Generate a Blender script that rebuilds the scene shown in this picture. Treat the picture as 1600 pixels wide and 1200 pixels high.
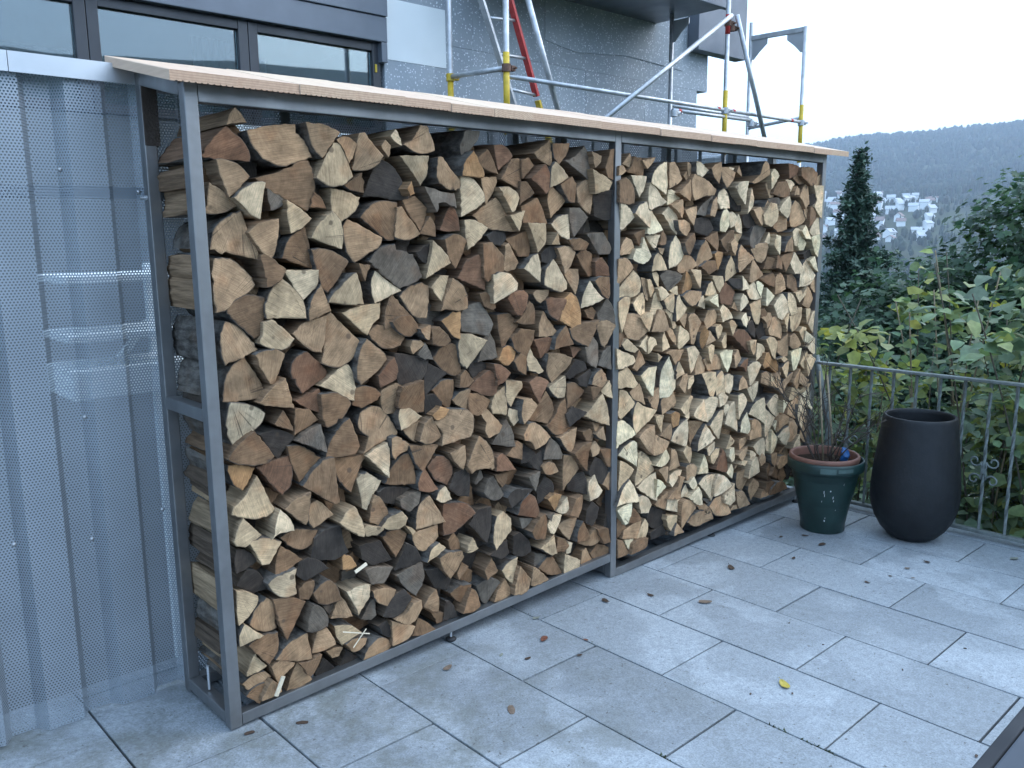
import bpy, bmesh, math, random
import numpy as np
from mathutils import Vector, Matrix
R = math.radians
scene = bpy.context.scene
for o in list(bpy.data.objects):
    bpy.data.objects.remove(o)

# ------------------------------------------------------------------ camera
cam_data = bpy.data.cameras.new('camera')
cam = bpy.data.objects.new('camera', cam_data)
scene.collection.objects.link(cam)
scene.camera = cam
CAM = Vector((-1.0388, -2.4547, 1.5834))
yaw, pitch, roll = 0.75214, 0.17742, -0.00934
fwd = Vector((math.sin(yaw) * math.cos(pitch), math.cos(yaw) * math.cos(pitch), -math.sin(pitch)))
rgt = Vector((math.cos(yaw), -math.sin(yaw), 0))
upv = rgt.cross(fwd)
r2 = rgt * math.cos(roll) + upv * math.sin(roll)
u2 = -rgt * math.sin(roll) + upv * math.cos(roll)
m = Matrix(((r2.x, u2.x, -fwd.x, CAM.x), (r2.y, u2.y, -fwd.y, CAM.y), (r2.z, u2.z, -fwd.z, CAM.z), (0, 0, 0, 1)))
cam.matrix_world = m
cam_data.sensor_width = 36.0
cam_data.lens = 1324.6 / 1600 * 36
cam_data.clip_start = 0.05
cam_data.clip_end = 20000

# ------------------------------------------------------------------ sky, sun, exposure
SUN_EL, SUN_AZ = 38.0, 120.0          # overcast: soft light from the open side of the terrace
world = bpy.data.worlds.new('World')
scene.world = world
world.use_nodes = True
wn, wl = world.node_tree.nodes, world.node_tree.links
bg = wn['Background']
sky = wn.new('ShaderNodeTexSky')
sky.sky_type = 'NISHITA'
sky.sun_disc = False
sky.sun_elevation = R(SUN_EL)
sky.sun_rotation = R(SUN_AZ)
sky.air_density = 1.0
sky.dust_density = 3.0
sky.ozone_density = 1.2
# cloud cover: the blue sky is veiled by an even white sheet
hs = wn.new('ShaderNodeHueSaturation')
hs.inputs['Saturation'].default_value = 1.1
wl.new(sky.outputs[0], hs.inputs['Color'])
cloud = wn.new('ShaderNodeMix')
cloud.data_type = 'RGBA'
cloud.inputs[0].default_value = 0.72
cloud.inputs[7].default_value = (4.15, 5.9, 8.3, 1.0)       # even evening cloud sheet
wl.new(hs.outputs[0], cloud.inputs[6])
wl.new(cloud.outputs[2], bg.inputs['Color'])
bg.inputs['Strength'].default_value = 0.15

sun_data = bpy.data.lights.new('sun', 'SUN')
sun_data.energy = 0.65
sun_data.angle = R(80)
sun_data.color = (0.84, 0.95, 1.0)
sun = bpy.data.objects.new('sun', sun_data)
scene.collection.objects.link(sun)
sd = Vector((math.sin(R(SUN_AZ)) * math.cos(R(SUN_EL)), math.cos(R(SUN_AZ)) * math.cos(R(SUN_EL)), math.sin(R(SUN_EL))))
sun.rotation_euler = sd.to_track_quat('Z', 'Y').to_euler()

scene.view_settings.view_transform = 'Standard'
scene.view_settings.look = 'None'
scene.view_settings.gamma = 1.0
scene.view_settings.use_curve_mapping = False
scene.view_settings.exposure = 1.36
scene.render.engine = 'CYCLES'
scene.cycles.use_denoising = True
scene.cycles.max_bounces = 6
scene.cycles.diffuse_bounces = 3
scene.cycles.glossy_bounces = 2
scene.cycles.transparent_max_bounces = 16
scene.cycles.volume_bounces = 0
scene.cycles.caustics_reflective = False
scene.cycles.caustics_refractive = False

C = scene.collection
rnd = random.Random(11)

# ------------------------------------------------------------------ helpers
def tag(o, label=None, cat=None, group=None, kind=None):
    if label: o['label'] = label
    if cat: o['category'] = cat
    if group: o['group'] = group
    if kind: o['kind'] = kind
    return o

def thing(name, label, cat, loc=(0, 0, 0), group=None):
    o = bpy.data.objects.new(name, None)
    o.empty_display_size = 0.1
    o.location = loc
    C.objects.link(o)
    return tag(o, label, cat, group)

def link(name, me, mat, parent=None, smooth=False):
    o = bpy.data.objects.new(name, me)
    C.objects.link(o)
    if mat is not None:
        for mt in (mat if isinstance(mat, (list, tuple)) else [mat]):
            me.materials.append(mt)
    if parent is not None:
        o.parent = parent
        if parent.type == 'EMPTY':
            o.location = -Vector(parent.location)      # parts are modelled in world coordinates
    if smooth:
        me.polygons.foreach_set('use_smooth', [True] * len(me.polygons))
    return o

class MB:
    """collects shapes, builds one mesh"""
    def __init__(s): s.v, s.f, s.m = [], [], []
    def add(s, v, f, mi=0):
        b = len(s.v)
        s.v += [tuple(x) for x in v]
        s.f += [tuple(i + b for i in q) for q in f]
        s.m += [mi] * len(f)
        return s
    def box(s, x0, x1, y0, y1, z0, z1, mi=0, bev=0.0):
        x0, x1 = min(x0, x1), max(x0, x1); y0, y1 = min(y0, y1), max(y0, y1); z0, z1 = min(z0, z1), max(z0, z1)
        if bev <= 0:
            v = [(x0, y0, z0), (x1, y0, z0), (x1, y1, z0), (x0, y1, z0), (x0, y0, z1), (x1, y0, z1), (x1, y1, z1), (x0, y1, z1)]
            f = [(0, 3, 2, 1), (4, 5, 6, 7), (0, 1, 5, 4), (1, 2, 6, 5), (2, 3, 7, 6), (3, 0, 4, 7)]
            return s.add(v, f, mi)
        bm = bmesh.new()
        bmesh.ops.create_cube(bm, size=1)
        for q in bm.verts:
            q.co = Vector(((x0 + x1) / 2 + q.co.x * (x1 - x0), (y0 + y1) / 2 + q.co.y * (y1 - y0), (z0 + z1) / 2 + q.co.z * (z1 - z0)))
        bmesh.ops.bevel(bm, geom=list(bm.edges), offset=bev, segments=2, affect='EDGES', profile=0.6)
        bm.verts.index_update()
        s.add([q.co for q in bm.verts], [[q.index for q in f.verts] for f in bm.faces], mi)
        bm.free()
        return s
    def beam(s, p0, p1, w, h, mi=0, bev=0.003, up=(0, 0, 1)):
        """rectangular bar from p0 to p1, w across, h in the up direction"""
        p0, p1 = Vector(p0), Vector(p1)
        d = (p1 - p0); L = d.length; d.normalize()
        a = d.cross(Vector(up)).normalized(); b = a.cross(d)
        t = MB().box(0, L, -w / 2, w / 2, -h / 2, h / 2, 0, bev)
        return s.add([p0 + d * x + a * y + b * z for x, y, z in t.v], t.f, mi)
    def tube(s, p0, p1, r0, r1=None, n=10, mi=0, cap=True):
        return s.path([p0, p1], [r0, r0 if r1 is None else r1], n, mi, cap)
    def path(s, pts, rad, n=8, mi=0, cap=True):
        pts = [Vector(p) for p in pts]
        if not isinstance(rad, (list, tuple)): rad = [rad] * len(pts)
        v, f = [], []
        ref = None
        for i, p in enumerate(pts):
            d = (pts[min(i + 1, len(pts) - 1)] - pts[max(i - 1, 0)]).normalized()
            if ref is None:
                ref = d.orthogonal().normalized()
            a = (ref - d * ref.dot(d)).normalized(); ref = a
            b = d.cross(a)
            for k in range(n):
                t = 2 * math.pi * k / n
                v.append(p + (a * math.cos(t) + b * math.sin(t)) * rad[i])
        for i in range(len(pts) - 1):
            for k in range(n):
                k2 = (k + 1) % n
                f.append((i * n + k, i * n + k2, (i + 1) * n + k2, (i + 1) * n + k))
        if cap:
            f.append(tuple(range(n))[::-1]); f.append(tuple((len(pts) - 1) * n + k for k in range(n)))
        return s.add(v, f, mi)
    def lathe(s, prof, c=(0, 0, 0), n=40, mi=0, wob=None):
        v, f = [], []
        for i, (r, z) in enumerate(prof):
            for k in range(n):
                t = 2 * math.pi * k / n
                rr = r * (1 + (wob(t, z) if wob else 0))
                v.append((c[0] + rr * math.cos(t), c[1] + rr * math.sin(t), c[2] + z))
        for i in range(len(prof) - 1):
            for k in range(n):
                k2 = (k + 1) % n
                f.append((i * n + k, i * n + k2, (i + 1) * n + k2, (i + 1) * n + k))
        return s.add(v, f, mi)
    def mesh(s, name):
        me = bpy.data.meshes.new(name)
        me.from_pydata(s.v, [], s.f)
        if any(s.m): me.polygons.foreach_set('material_index', s.m)
        me.update()
        return me
    def build(s, name, mat, parent=None, smooth=False):
        o = link(name, s.mesh(name), mat, parent, smooth)
        return o

# ------------------------------------------------------------------ material helpers
class N:
    def __init__(s, name):
        s.mat = bpy.data.materials.new(name); s.mat.use_nodes = True
        s.t = s.mat.node_tree; s.t.nodes.clear()
        s.out = s.t.nodes.new('ShaderNodeOutputMaterial')
    def n(s, typ, **kw):
        nd = s.t.nodes.new('ShaderNode' + typ)
        for k, v in kw.items():
            if k in nd.inputs.keys():
                s.set(nd.inputs[k], v)
            else:
                setattr(nd, k, v)
        return nd
    def set(s, sock, v):
        if isinstance(v, bpy.types.NodeSocket): s.t.links.new(v, sock)
        else: sock.default_value = v
    def math(s, op, a, b=0.0, c=None, clamp=False):
        nd = s.t.nodes.new('ShaderNodeMath'); nd.operation = op; nd.use_clamp = clamp
        s.set(nd.inputs[0], a); s.set(nd.inputs[1], b)
        if c is not None: s.set(nd.inputs[2], c)
        return nd.outputs[0]
    def vmath(s, op, a, b=(0, 0, 0)):
        nd = s.t.nodes.new('ShaderNodeVectorMath'); nd.operation = op
        s.set(nd.inputs[0], a); s.set(nd.inputs[1], b)
        return nd.outputs[1] if op in ('LENGTH', 'DOT_PRODUCT', 'DISTANCE') else nd.outputs[0]
    def mix(s, fac, a, b, mode='MIX'):
        nd = s.t.nodes.new('ShaderNodeMix'); nd.data_type = 'RGBA'; nd.blend_type = mode
        s.set(nd.inputs[0], fac)
        for i, q in ((6, a), (7, b)):
            s.set(nd.inputs[i], q if isinstance(q, bpy.types.NodeSocket) else (*q, 1.0) if len(q) == 3 else q)
        return nd.outputs[2]
    def noise(s, vec=None, scale=5, detail=3, rough=0.5, dist=0.0, dim='3D', w=None):
        nd = s.t.nodes.new('ShaderNodeTexNoise'); nd.noise_dimensions = dim
        if vec is not None and dim != '1D': s.set(nd.inputs['Vector'], vec)
        if w is not None: s.set(nd.inputs['W'], w)
        s.set(nd.inputs['Scale'], scale); nd.inputs['Detail'].default_value = detail
        nd.inputs['Roughness'].default_value = rough; nd.inputs['Distortion'].default_value = dist
        return nd.outputs[0]
    def ramp(s, fac, *stops):
        nd = s.t.nodes.new('ShaderNodeMapRange'); nd.interpolation_type = 'SMOOTHSTEP'
        a, b = stops[0], stops[1]
        s.set(nd.inputs['Value'], fac)
        nd.inputs['From Min'].default_value, nd.inputs['To Min'].default_value = a
        nd.inputs['From Max'].default_value, nd.inputs['To Max'].default_value = b
        return nd.outputs[0]
    def attr(s, name):
        nd = s.t.nodes.new('ShaderNodeAttribute'); nd.attribute_name = name
        return nd
    def obj(s):
        return s.t.nodes.new('ShaderNodeTexCoord').outputs['Object']
    def geo(s):
        return s.t.nodes.new('ShaderNodeNewGeometry')
    def wpos(s):
        return s.geo().outputs['Position']
    def scalev(s, v, sc):
        nd = s.t.nodes.new('ShaderNodeMapping'); s.set(nd.inputs['Vector'], v); nd.inputs['Scale'].default_value = sc
        return nd.outputs[0]
    def bump(s, h, strength=0.3, dist=0.01):
        nd = s.t.nodes.new('ShaderNodeBump'); s.set(nd.inputs['Height'], h)
        nd.inputs['Strength'].default_value = strength; nd.inputs['Distance'].default_value = dist
        return nd.outputs[0]
    def bsdf(s, color, rough=0.6, metal=0.0, normal=None, spec=0.5, **kw):
        nd = s.t.nodes.new('ShaderNodeBsdfPrincipled')
        s.set(nd.inputs['Base Color'], color if isinstance(color, bpy.types.NodeSocket) else (*color, 1.0))
        s.set(nd.inputs['Roughness'], rough); s.set(nd.inputs['Metallic'], metal)
        nd.inputs['Specular IOR Level'].default_value = spec
        if normal is not None: s.set(nd.inputs['Normal'], normal)
        for k, v in kw.items(): s.set(nd.inputs[k.replace('_', ' ')], v)
        return nd.outputs[0]
    def done(s, sh):
        s.t.links.new(sh, s.out.inputs['Surface']); return s.mat

def plain(name, col, rough=0.6, metal=0.0, var=0.12, scale=6.0, bump=0.0, spec=0.5):
    k = N(name)
    p = k.obj()
    n1 = k.noise(p, scale, 4, 0.6)
    f = k.ramp(n1, (0.25, 1 - var), (0.75, 1 + var))
    c = k.mix(1.0, col, k.n('CombineColor', Red=f, Green=f, Blue=f).outputs[0], 'MULTIPLY')
    nm = k.bump(k.noise(p, scale * 12, 3), bump, 0.004) if bump else None
    rr = k.ramp(k.noise(p, scale * 2.3, 2), (0.3, rough - 0.06), (0.7, min(1, rough + 0.06)))
    return k.done(k.bsdf(c, rr, metal, nm, spec))

# ------------------------------------------------------------------ materials
def gray(k, f):
    return k.n('CombineColor', Red=f, Green=f, Blue=f).outputs[0]

def mat_log_end():
    k = N('sawn end grain')
    tint = k.attr('tint').outputs['Color']
    lp = k.attr('lp').outputs['Vector']
    rim = k.attr('rim').outputs['Fac']
    sp = k.n('SeparateXYZ', Vector=lp)
    x, y, sd_ = sp.outputs[0], sp.outputs[1], sp.outputs[2]
    # year rings round the pith
    flat = k.n('CombineXYZ', X=x, Y=y, Z=0.0).outputs[0]
    wob = k.noise(lp, 18, 2)
    r = k.math('ADD', k.vmath('LENGTH', flat), k.math('MULTIPLY', wob, 0.012))
    ring = k.math('SINE', k.math('MULTIPLY', r, 820.0))
    ring2 = k.noise(None, 95, 2, 0.6, dim='1D', w=k.math('ADD', r, sd_))
    v = k.math('ADD', 1.0, k.math('MULTIPLY', ring, 0.018))
    v = k.math('MULTIPLY', v, k.ramp(ring2, (0.3, 0.93), (0.7, 1.04)))
    # blotches of damp, mould and heartwood
    b1 = k.noise(lp, 13, 3, 0.6)
    b2 = k.noise(k.vmath('ADD', lp, (3.1, 7.7, 1.3)), 34, 4, 0.65)
    v = k.math('MULTIPLY', v, k.ramp(b1, (0.3, 0.68), (0.64, 1.1)))
    v = k.math('MULTIPLY', v, k.ramp(b2, (0.28, 0.8), (0.72, 1.1)))
    # saw marks
    ang = k.math('MULTIPLY', sd_, 40.0)
    u = k.math('ADD', k.math('MULTIPLY', x, k.math('COSINE', ang)), k.math('MULTIPLY', y, k.math('SINE', ang)))
    w = k.math('SUBTRACT', k.math('MULTIPLY', y, k.math('COSINE', ang)), k.math('MULTIPLY', x, k.math('SINE', ang)))
    saw = k.noise(k.n('CombineXYZ', X=k.math('MULTIPLY', u, 420.0), Y=k.math('MULTIPLY', w, 14.0), Z=sd_).outputs[0], 1.0, 2, 0.6)
    v = k.math('MULTIPLY', v, k.ramp(saw, (0.25, 0.76), (0.75, 1.16)))
    # drying cracks running out from the pith
    th = k.math('ARCTAN2', y, x)
    cn = k.noise(None, 2.6, 3, 0.7, dim='1D', w=k.math('ADD', th, k.math('MULTIPLY', sd_, 61.0)))
    ck = k.ramp(k.math('ABSOLUTE', k.math('SUBTRACT', cn, 0.5)), (0.002, 1.0), (0.008, 0.0))
    ck = k.math('MULTIPLY', ck, k.ramp(k.math('SINE', k.math('MULTIPLY', sd_, 977.0)), (0.2, 0.0), (0.5, 0.75)))
    ck = k.math('MULTIPLY', ck, k.ramp(k.noise(lp, 20, 1), (0.45, 0.0), (0.55, 1.0)))
    col = k.mix(1.0, tint, gray(k, v), 'MULTIPLY')
    red = k.ramp(k.noise(k.vmath('ADD', lp, (9.0, 2.0, 4.0)), 9, 2), (0.52, 0.0), (0.7, 0.35))
    col = k.mix(red, col, k.mix(1.0, col, (0.95, 0.66, 0.5), 'MULTIPLY'))
    # small knots
    vo = k.n('TexVoronoi', Vector=k.vmath('ADD', lp, (0.0, 0.0, 0.5)), Scale=14.0)
    kn = k.ramp(vo.outputs['Distance'], (0.1, 0.7), (0.17, 0.0))
    kn = k.math('MULTIPLY', kn, k.ramp(k.n('SeparateColor', Color=vo.outputs['Color']).outputs[0], (0.66, 0.0), (0.7, 1.0)))
    col = k.mix(kn, col, (0.09, 0.06, 0.04))
    col = k.mix(ck, col, (0.05, 0.038, 0.028))
    col = k.mix(rim, col, (0.075, 0.058, 0.045))
    h = k.math('ADD', k.math('MULTIPLY', saw, 0.6), k.math('ADD', k.math('MULTIPLY', b2, 0.8), k.math('MULTIPLY', ck, -1.5)))
    return k.done(k.bsdf(col, 0.86, 0, k.bump(h, 0.55, 0.003), 0.25))

def mat_log_split():
    k = N('split wood face')
    tint = k.attr('tint').outputs['Color']
    lp = k.attr('lp').outputs['Vector']
    wp = k.wpos()
    g = k.noise(k.scalev(wp, (110, 6, 110)), 1.0, 4, 0.65)
    g2 = k.noise(k.scalev(wp, (25, 3, 25)), 1.0, 3, 0.6)
    v = k.math('MULTIPLY', k.ramp(g, (0.25, 0.55), (0.75, 1.12)), k.ramp(g2, (0.3, 0.7), (0.7, 1.05)))
    col = k.mix(1.0, k.mix(0.45, tint, (0.24, 0.17, 0.115)), gray(k, v), 'MULTIPLY')
    return k.done(k.bsdf(col, 0.9, 0, k.bump(g, 0.8, 0.006), 0.2))

def mat_bark():
    k = N('beech bark')
    wp = k.wpos()
    n1 = k.noise(k.scalev(wp, (30, 14, 30)), 1.0, 4, 0.7)
    n2 = k.noise(wp, 9, 2)
    c = k.mix(k.ramp(n1, (0.3, 0.0), (0.7, 1.0)), (0.05, 0.043, 0.037), (0.17, 0.155, 0.135))
    c = k.mix(k.ramp(n2, (0.45, 0.0), (0.7, 0.5)), c, (0.13, 0.09, 0.06))
    return k.done(k.bsdf(c, 0.92, 0, k.bump(n1, 0.9, 0.008), 0.2))

def mat_steel():
    k = N('brushed steel tube')
    wp = k.wpos()
    n1 = k.noise(k.scalev(wp, (3.0, 3.0, 3.0)), 1.0, 4, 0.6)
    n2 = k.noise(k.scalev(wp, (160, 160, 9)), 1.0, 3, 0.6)
    c = k.mix(k.ramp(n1, (0.3, 0.0), (0.7, 1.0)), (0.21, 0.21, 0.21), (0.34, 0.34, 0.34))
    c = k.mix(k.ramp(n2, (0.5, 0.0), (0.8, 0.3)), c, (0.25, 0.235, 0.22))
    rr = k.ramp(n1, (0.3, 0.5), (0.7, 0.36))
    return k.done(k.bsdf(c, rr, 0.85, k.bump(n2, 0.08, 0.002)))

def mat_perforated():
    """galvanised sheet with round holes in a staggered grid (holes are open)"""
    k = N('perforated galvanised sheet')
    pv = k.attr('pv').outputs['Vector']
    sp = k.n('SeparateXYZ', Vector=pv)
    P = 0.0098
    def lat(du, dv):
        fu = k.math('SUBTRACT', k.math('FRACT', k.math('ADD', k.math('DIVIDE', sp.outputs[0], P), du)), 0.5)
        fv = k.math('SUBTRACT', k.math('FRACT', k.math('ADD', k.math('DIVIDE', sp.outputs[1], P * 1.732), dv)), 0.5)
        fv = k.math('MULTIPLY', fv, 1.732)
        return k.math('ADD', k.math('MULTIPLY', fu, fu), k.math('MULTIPLY', fv, fv))
    d = k.math('SQRT', k.math('MINIMUM', lat(0.0, 0.0), lat(0.5, 0.5)))
    hole = k.math('LESS_THAN', d, 0.285)
    edge = k.ramp(sp.outputs[2], (0.0, 0.0), (0.5, 1.0))
    hole = k.math('MULTIPLY', hole, edge)
    wp = k.wpos()
    n1 = k.noise(wp, 2.2, 4, 0.6)
    c = k.mix(k.ramp(n1, (0.3, 0.0), (0.7, 1.0)), (0.29, 0.33, 0.37), (0.36, 0.405, 0.45))
    b = k.bsdf(c, 0.5, 0.45)
    tr = k.n('BsdfTransparent').outputs[0]
    mx = k.n('MixShader', Fac=hole); k.t.links.new(b, mx.inputs[1]); k.t.links.new(tr, mx.inputs[2])
    return k.done(mx.outputs[0])

def mat_slab():
    k = N('grey granite paving slab')
    wp = k.wpos()
    rn = k.n('ObjectInfo').outputs['Random']
    fine = k.noise(wp, 150, 3, 0.8)
    mid = k.noise(wp, 38, 4, 0.7)
    big = k.noise(wp, 2.1, 4, 0.6, 0.4)
    v = k.math('MULTIPLY', k.ramp(fine, (0.3, 0.74), (0.7, 1.22)), k.ramp(mid, (0.3, 0.86), (0.7, 1.1)))
    v = k.math('MULTIPLY', v, k.ramp(rn, (0.0, 0.87), (1.0, 1.08)))
    c = k.mix(1.0, (0.315, 0.345, 0.37), gray(k, v), 'MULTIPLY')
    # damp patches left after rain, shape of their own
    damp = k.ramp(k.math('ADD', big, k.math('MULTIPLY', mid, 0.1)), (0.5, 0.0), (0.58, 1.0))
    c = k.mix(k.math('MULTIPLY', damp, 0.55), c, k.mix(1.0, c, (0.68, 0.69, 0.70), 'MULTIPLY'))
    # algae and dirt, mostly on the older slabs along the rack
    sp = k.n('SeparateXYZ', Vector=wp)
    near = k.ramp(sp.outputs[0], (0.2, 1.0), (1.7, 0.15))
    alg = k.math('MULTIPLY', k.ramp(k.noise(wp, 4.3, 6, 0.75), (0.42, 0.0), (0.66, 0.6)), near)
    c = k.mix(alg, c, (0.115, 0.12, 0.095))
    grit = k.ramp(k.noise(wp, 62, 3, 0.6), (0.64, 0.0), (0.72, 0.8))
    c = k.mix(grit, c, (0.07, 0.065, 0.055))
    rr = k.ramp(damp, (0.0, 0.68), (1.0, 0.5))
    return k.done(k.bsdf(c, rr, 0, k.bump(k.math('ADD', fine, mid), 0.35, 0.003), 0.4))

def mat_joint():
    return plain('joint sand and dirt', (0.035, 0.035, 0.03), 0.95, 0, 0.4, 40, 0.5, 0.1)

def mat_board():
    k = N('fresh larch board')
    rn = k.n('ObjectInfo').outputs['Random']
    p = k.wpos()
    off = k.vmath('ADD', p, k.n('CombineXYZ', X=k.math('MULTIPLY', rn, 37.0), Y=0.0, Z=k.math('MULTIPLY', rn, 11.0)).outputs[0])
    g = k.noise(k.scalev(off, (90, 3, 60)), 1.0, 4, 0.6, 0.3)
    a = k.mix(rn, (0.69, 0.535, 0.385), (0.65, 0.465, 0.335))
    c = k.mix(k.ramp(g, (0.35, 0.0), (0.7, 0.6)), a, (0.52, 0.36, 0.26))
    # curved year rings on the cut ends
    sp = k.n('SeparateXYZ', Vector=off)
    rr = k.math('ADD', k.math('POWER', k.math('SUBTRACT', k.math('MODULO', sp.outputs[0], 0.2), 0.1), 2.0), k.math('POWER', k.math('SUBTRACT', sp.outputs[2], 1.9), 2.0))
    ring = k.math('SINE', k.math('MULTIPLY', k.math('SQRT', rr), 900.0))
    nz = k.math('ABSOLUTE', k.n('SeparateXYZ', Vector=k.geo().outputs['Normal']).outputs[1])
    endf = k.ramp(nz, (0.8, 0.0), (0.95, 0.5))
    c = k.mix(endf, c, k.mix(1.0, c, (0.78, 0.62, 0.5), 'MULTIPLY'))
    c = k.mix(k.math('MULTIPLY', endf, k.ramp(ring, (0.0, 0.0), (1.0, 1.0))), c, (0.36, 0.20, 0.13))
    return k.done(k.bsdf(c, 0.7, 0, k.bump(g, 0.25, 0.002), 0.3))

def mat_eps():
    k = N('grey foam insulation board')
    wp = k.wpos()
    vo = k.n('TexVoronoi', Vector=wp, Scale=58.0)
    rn = k.n('SeparateColor', Color=vo.outputs['Color']).outputs[0]
    spk = k.math('MULTIPLY', k.ramp(rn, (0.68, 0.0), (0.8, 1.0)), k.ramp(vo.outputs['Distance'], (0.25, 1.0), (0.5, 0.0)))
    n1 = k.noise(wp, 1.6, 3)
    orn = k.n('ObjectInfo').outputs['Random']
    base = k.mix(k.ramp(n1, (0.3, 0.0), (0.7, 1.0)), (0.35, 0.39, 0.43), (0.46, 0.495, 0.53))
    base = k.mix(k.math('MULTIPLY', orn, 0.35), base, (0.24, 0.245, 0.25))
    c = k.mix(k.math('MULTIPLY', spk, 0.95), base, (0.85, 0.87, 0.9))
    return k.done(k.bsdf(c, 0.85, 0, k.bump(vo.outputs['Distance'], 0.3, 0.004), 0.2))

def mat_galv(name='galvanised tube'):
    k = N(name)
    p = k.wpos()
    n1 = k.noise(p, 9, 4, 0.6); n2 = k.noise(p, 60, 2)
    c = k.mix(k.ramp(n1, (0.3, 0.0), (0.7, 1.0)), (0.42, 0.43, 0.44), (0.60, 0.61, 0.62))
    c = k.mix(k.ramp(n2, (0.6, 0.0), (0.75, 0.4)), c, (0.24, 0.24, 0.24))
    return k.done(k.bsdf(c, k.ramp(n1, (0.3, 0.52), (0.7, 0.4)), 0.6))

def mat_glass():
    k = N('window glass')
    fr = k.n('Fresnel', IOR=1.6).outputs[0]
    gl = k.n('BsdfGlossy', Color=(0.9, 0.95, 0.95, 1), Roughness=0.015).outputs[0]
    tr = k.n('BsdfTransparent', Color=(0.55, 0.66, 0.68, 1)).outputs[0]
    mx = k.n('MixShader', Fac=k.math('ADD', fr, 0.1, clamp=True)); k.t.links.new(tr, mx.inputs[1]); k.t.links.new(gl, mx.inputs[2])
    return k.done(mx.outputs[0])

def mat_leaf(name, transl=0.35, rough=0.5):
    k = N(name)
    c = k.attr('tint').outputs['Color']
    n1 = k.noise(k.wpos(), 30, 2)
    c = k.mix(1.0, c, gray(k, k.ramp(n1, (0.3, 0.8), (0.7, 1.15))), 'MULTIPLY')
    back = k.geo().outputs['Backfacing']
    c2 = k.mix(k.math('MULTIPLY', back, 0.45), c, k.mix(0.5, c, (0.16, 0.19, 0.15)))
    b = k.bsdf(c2, rough, 0, None, 0.35)
    t = k.n('BsdfTranslucent', Color=c2).outputs[0]
    mx = k.n('MixShader', Fac=transl); k.t.links.new(b, mx.inputs[1]); k.t.links.new(t, mx.inputs[2])
    return k.done(mx.outputs[0])

def mat_terrain():
    k = N('meadow and forest ground')
    p = k.wpos()
    n1 = k.noise(p, 0.004, 5, 0.6); n2 = k.noise(p, 0.05, 4, 0.6); n3 = k.noise(p, 2.0, 4, 0.6)
    c = k.mix(k.ramp(n1, (0.42, 0.0), (0.56, 1.0)), (0.03, 0.045, 0.025), (0.06, 0.075, 0.035))
    c = k.mix(k.ramp(n2, (0.4, 0.0), (0.65, 0.5)), c, (0.045, 0.04, 0.025))
    c = k.mix(k.ramp(n3, (0.4, 0.0), (0.65, 0.5)), c, (0.035, 0.03, 0.02))
    return k.done(k.bsdf(c, 0.95, 0, None, 0.1))

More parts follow.
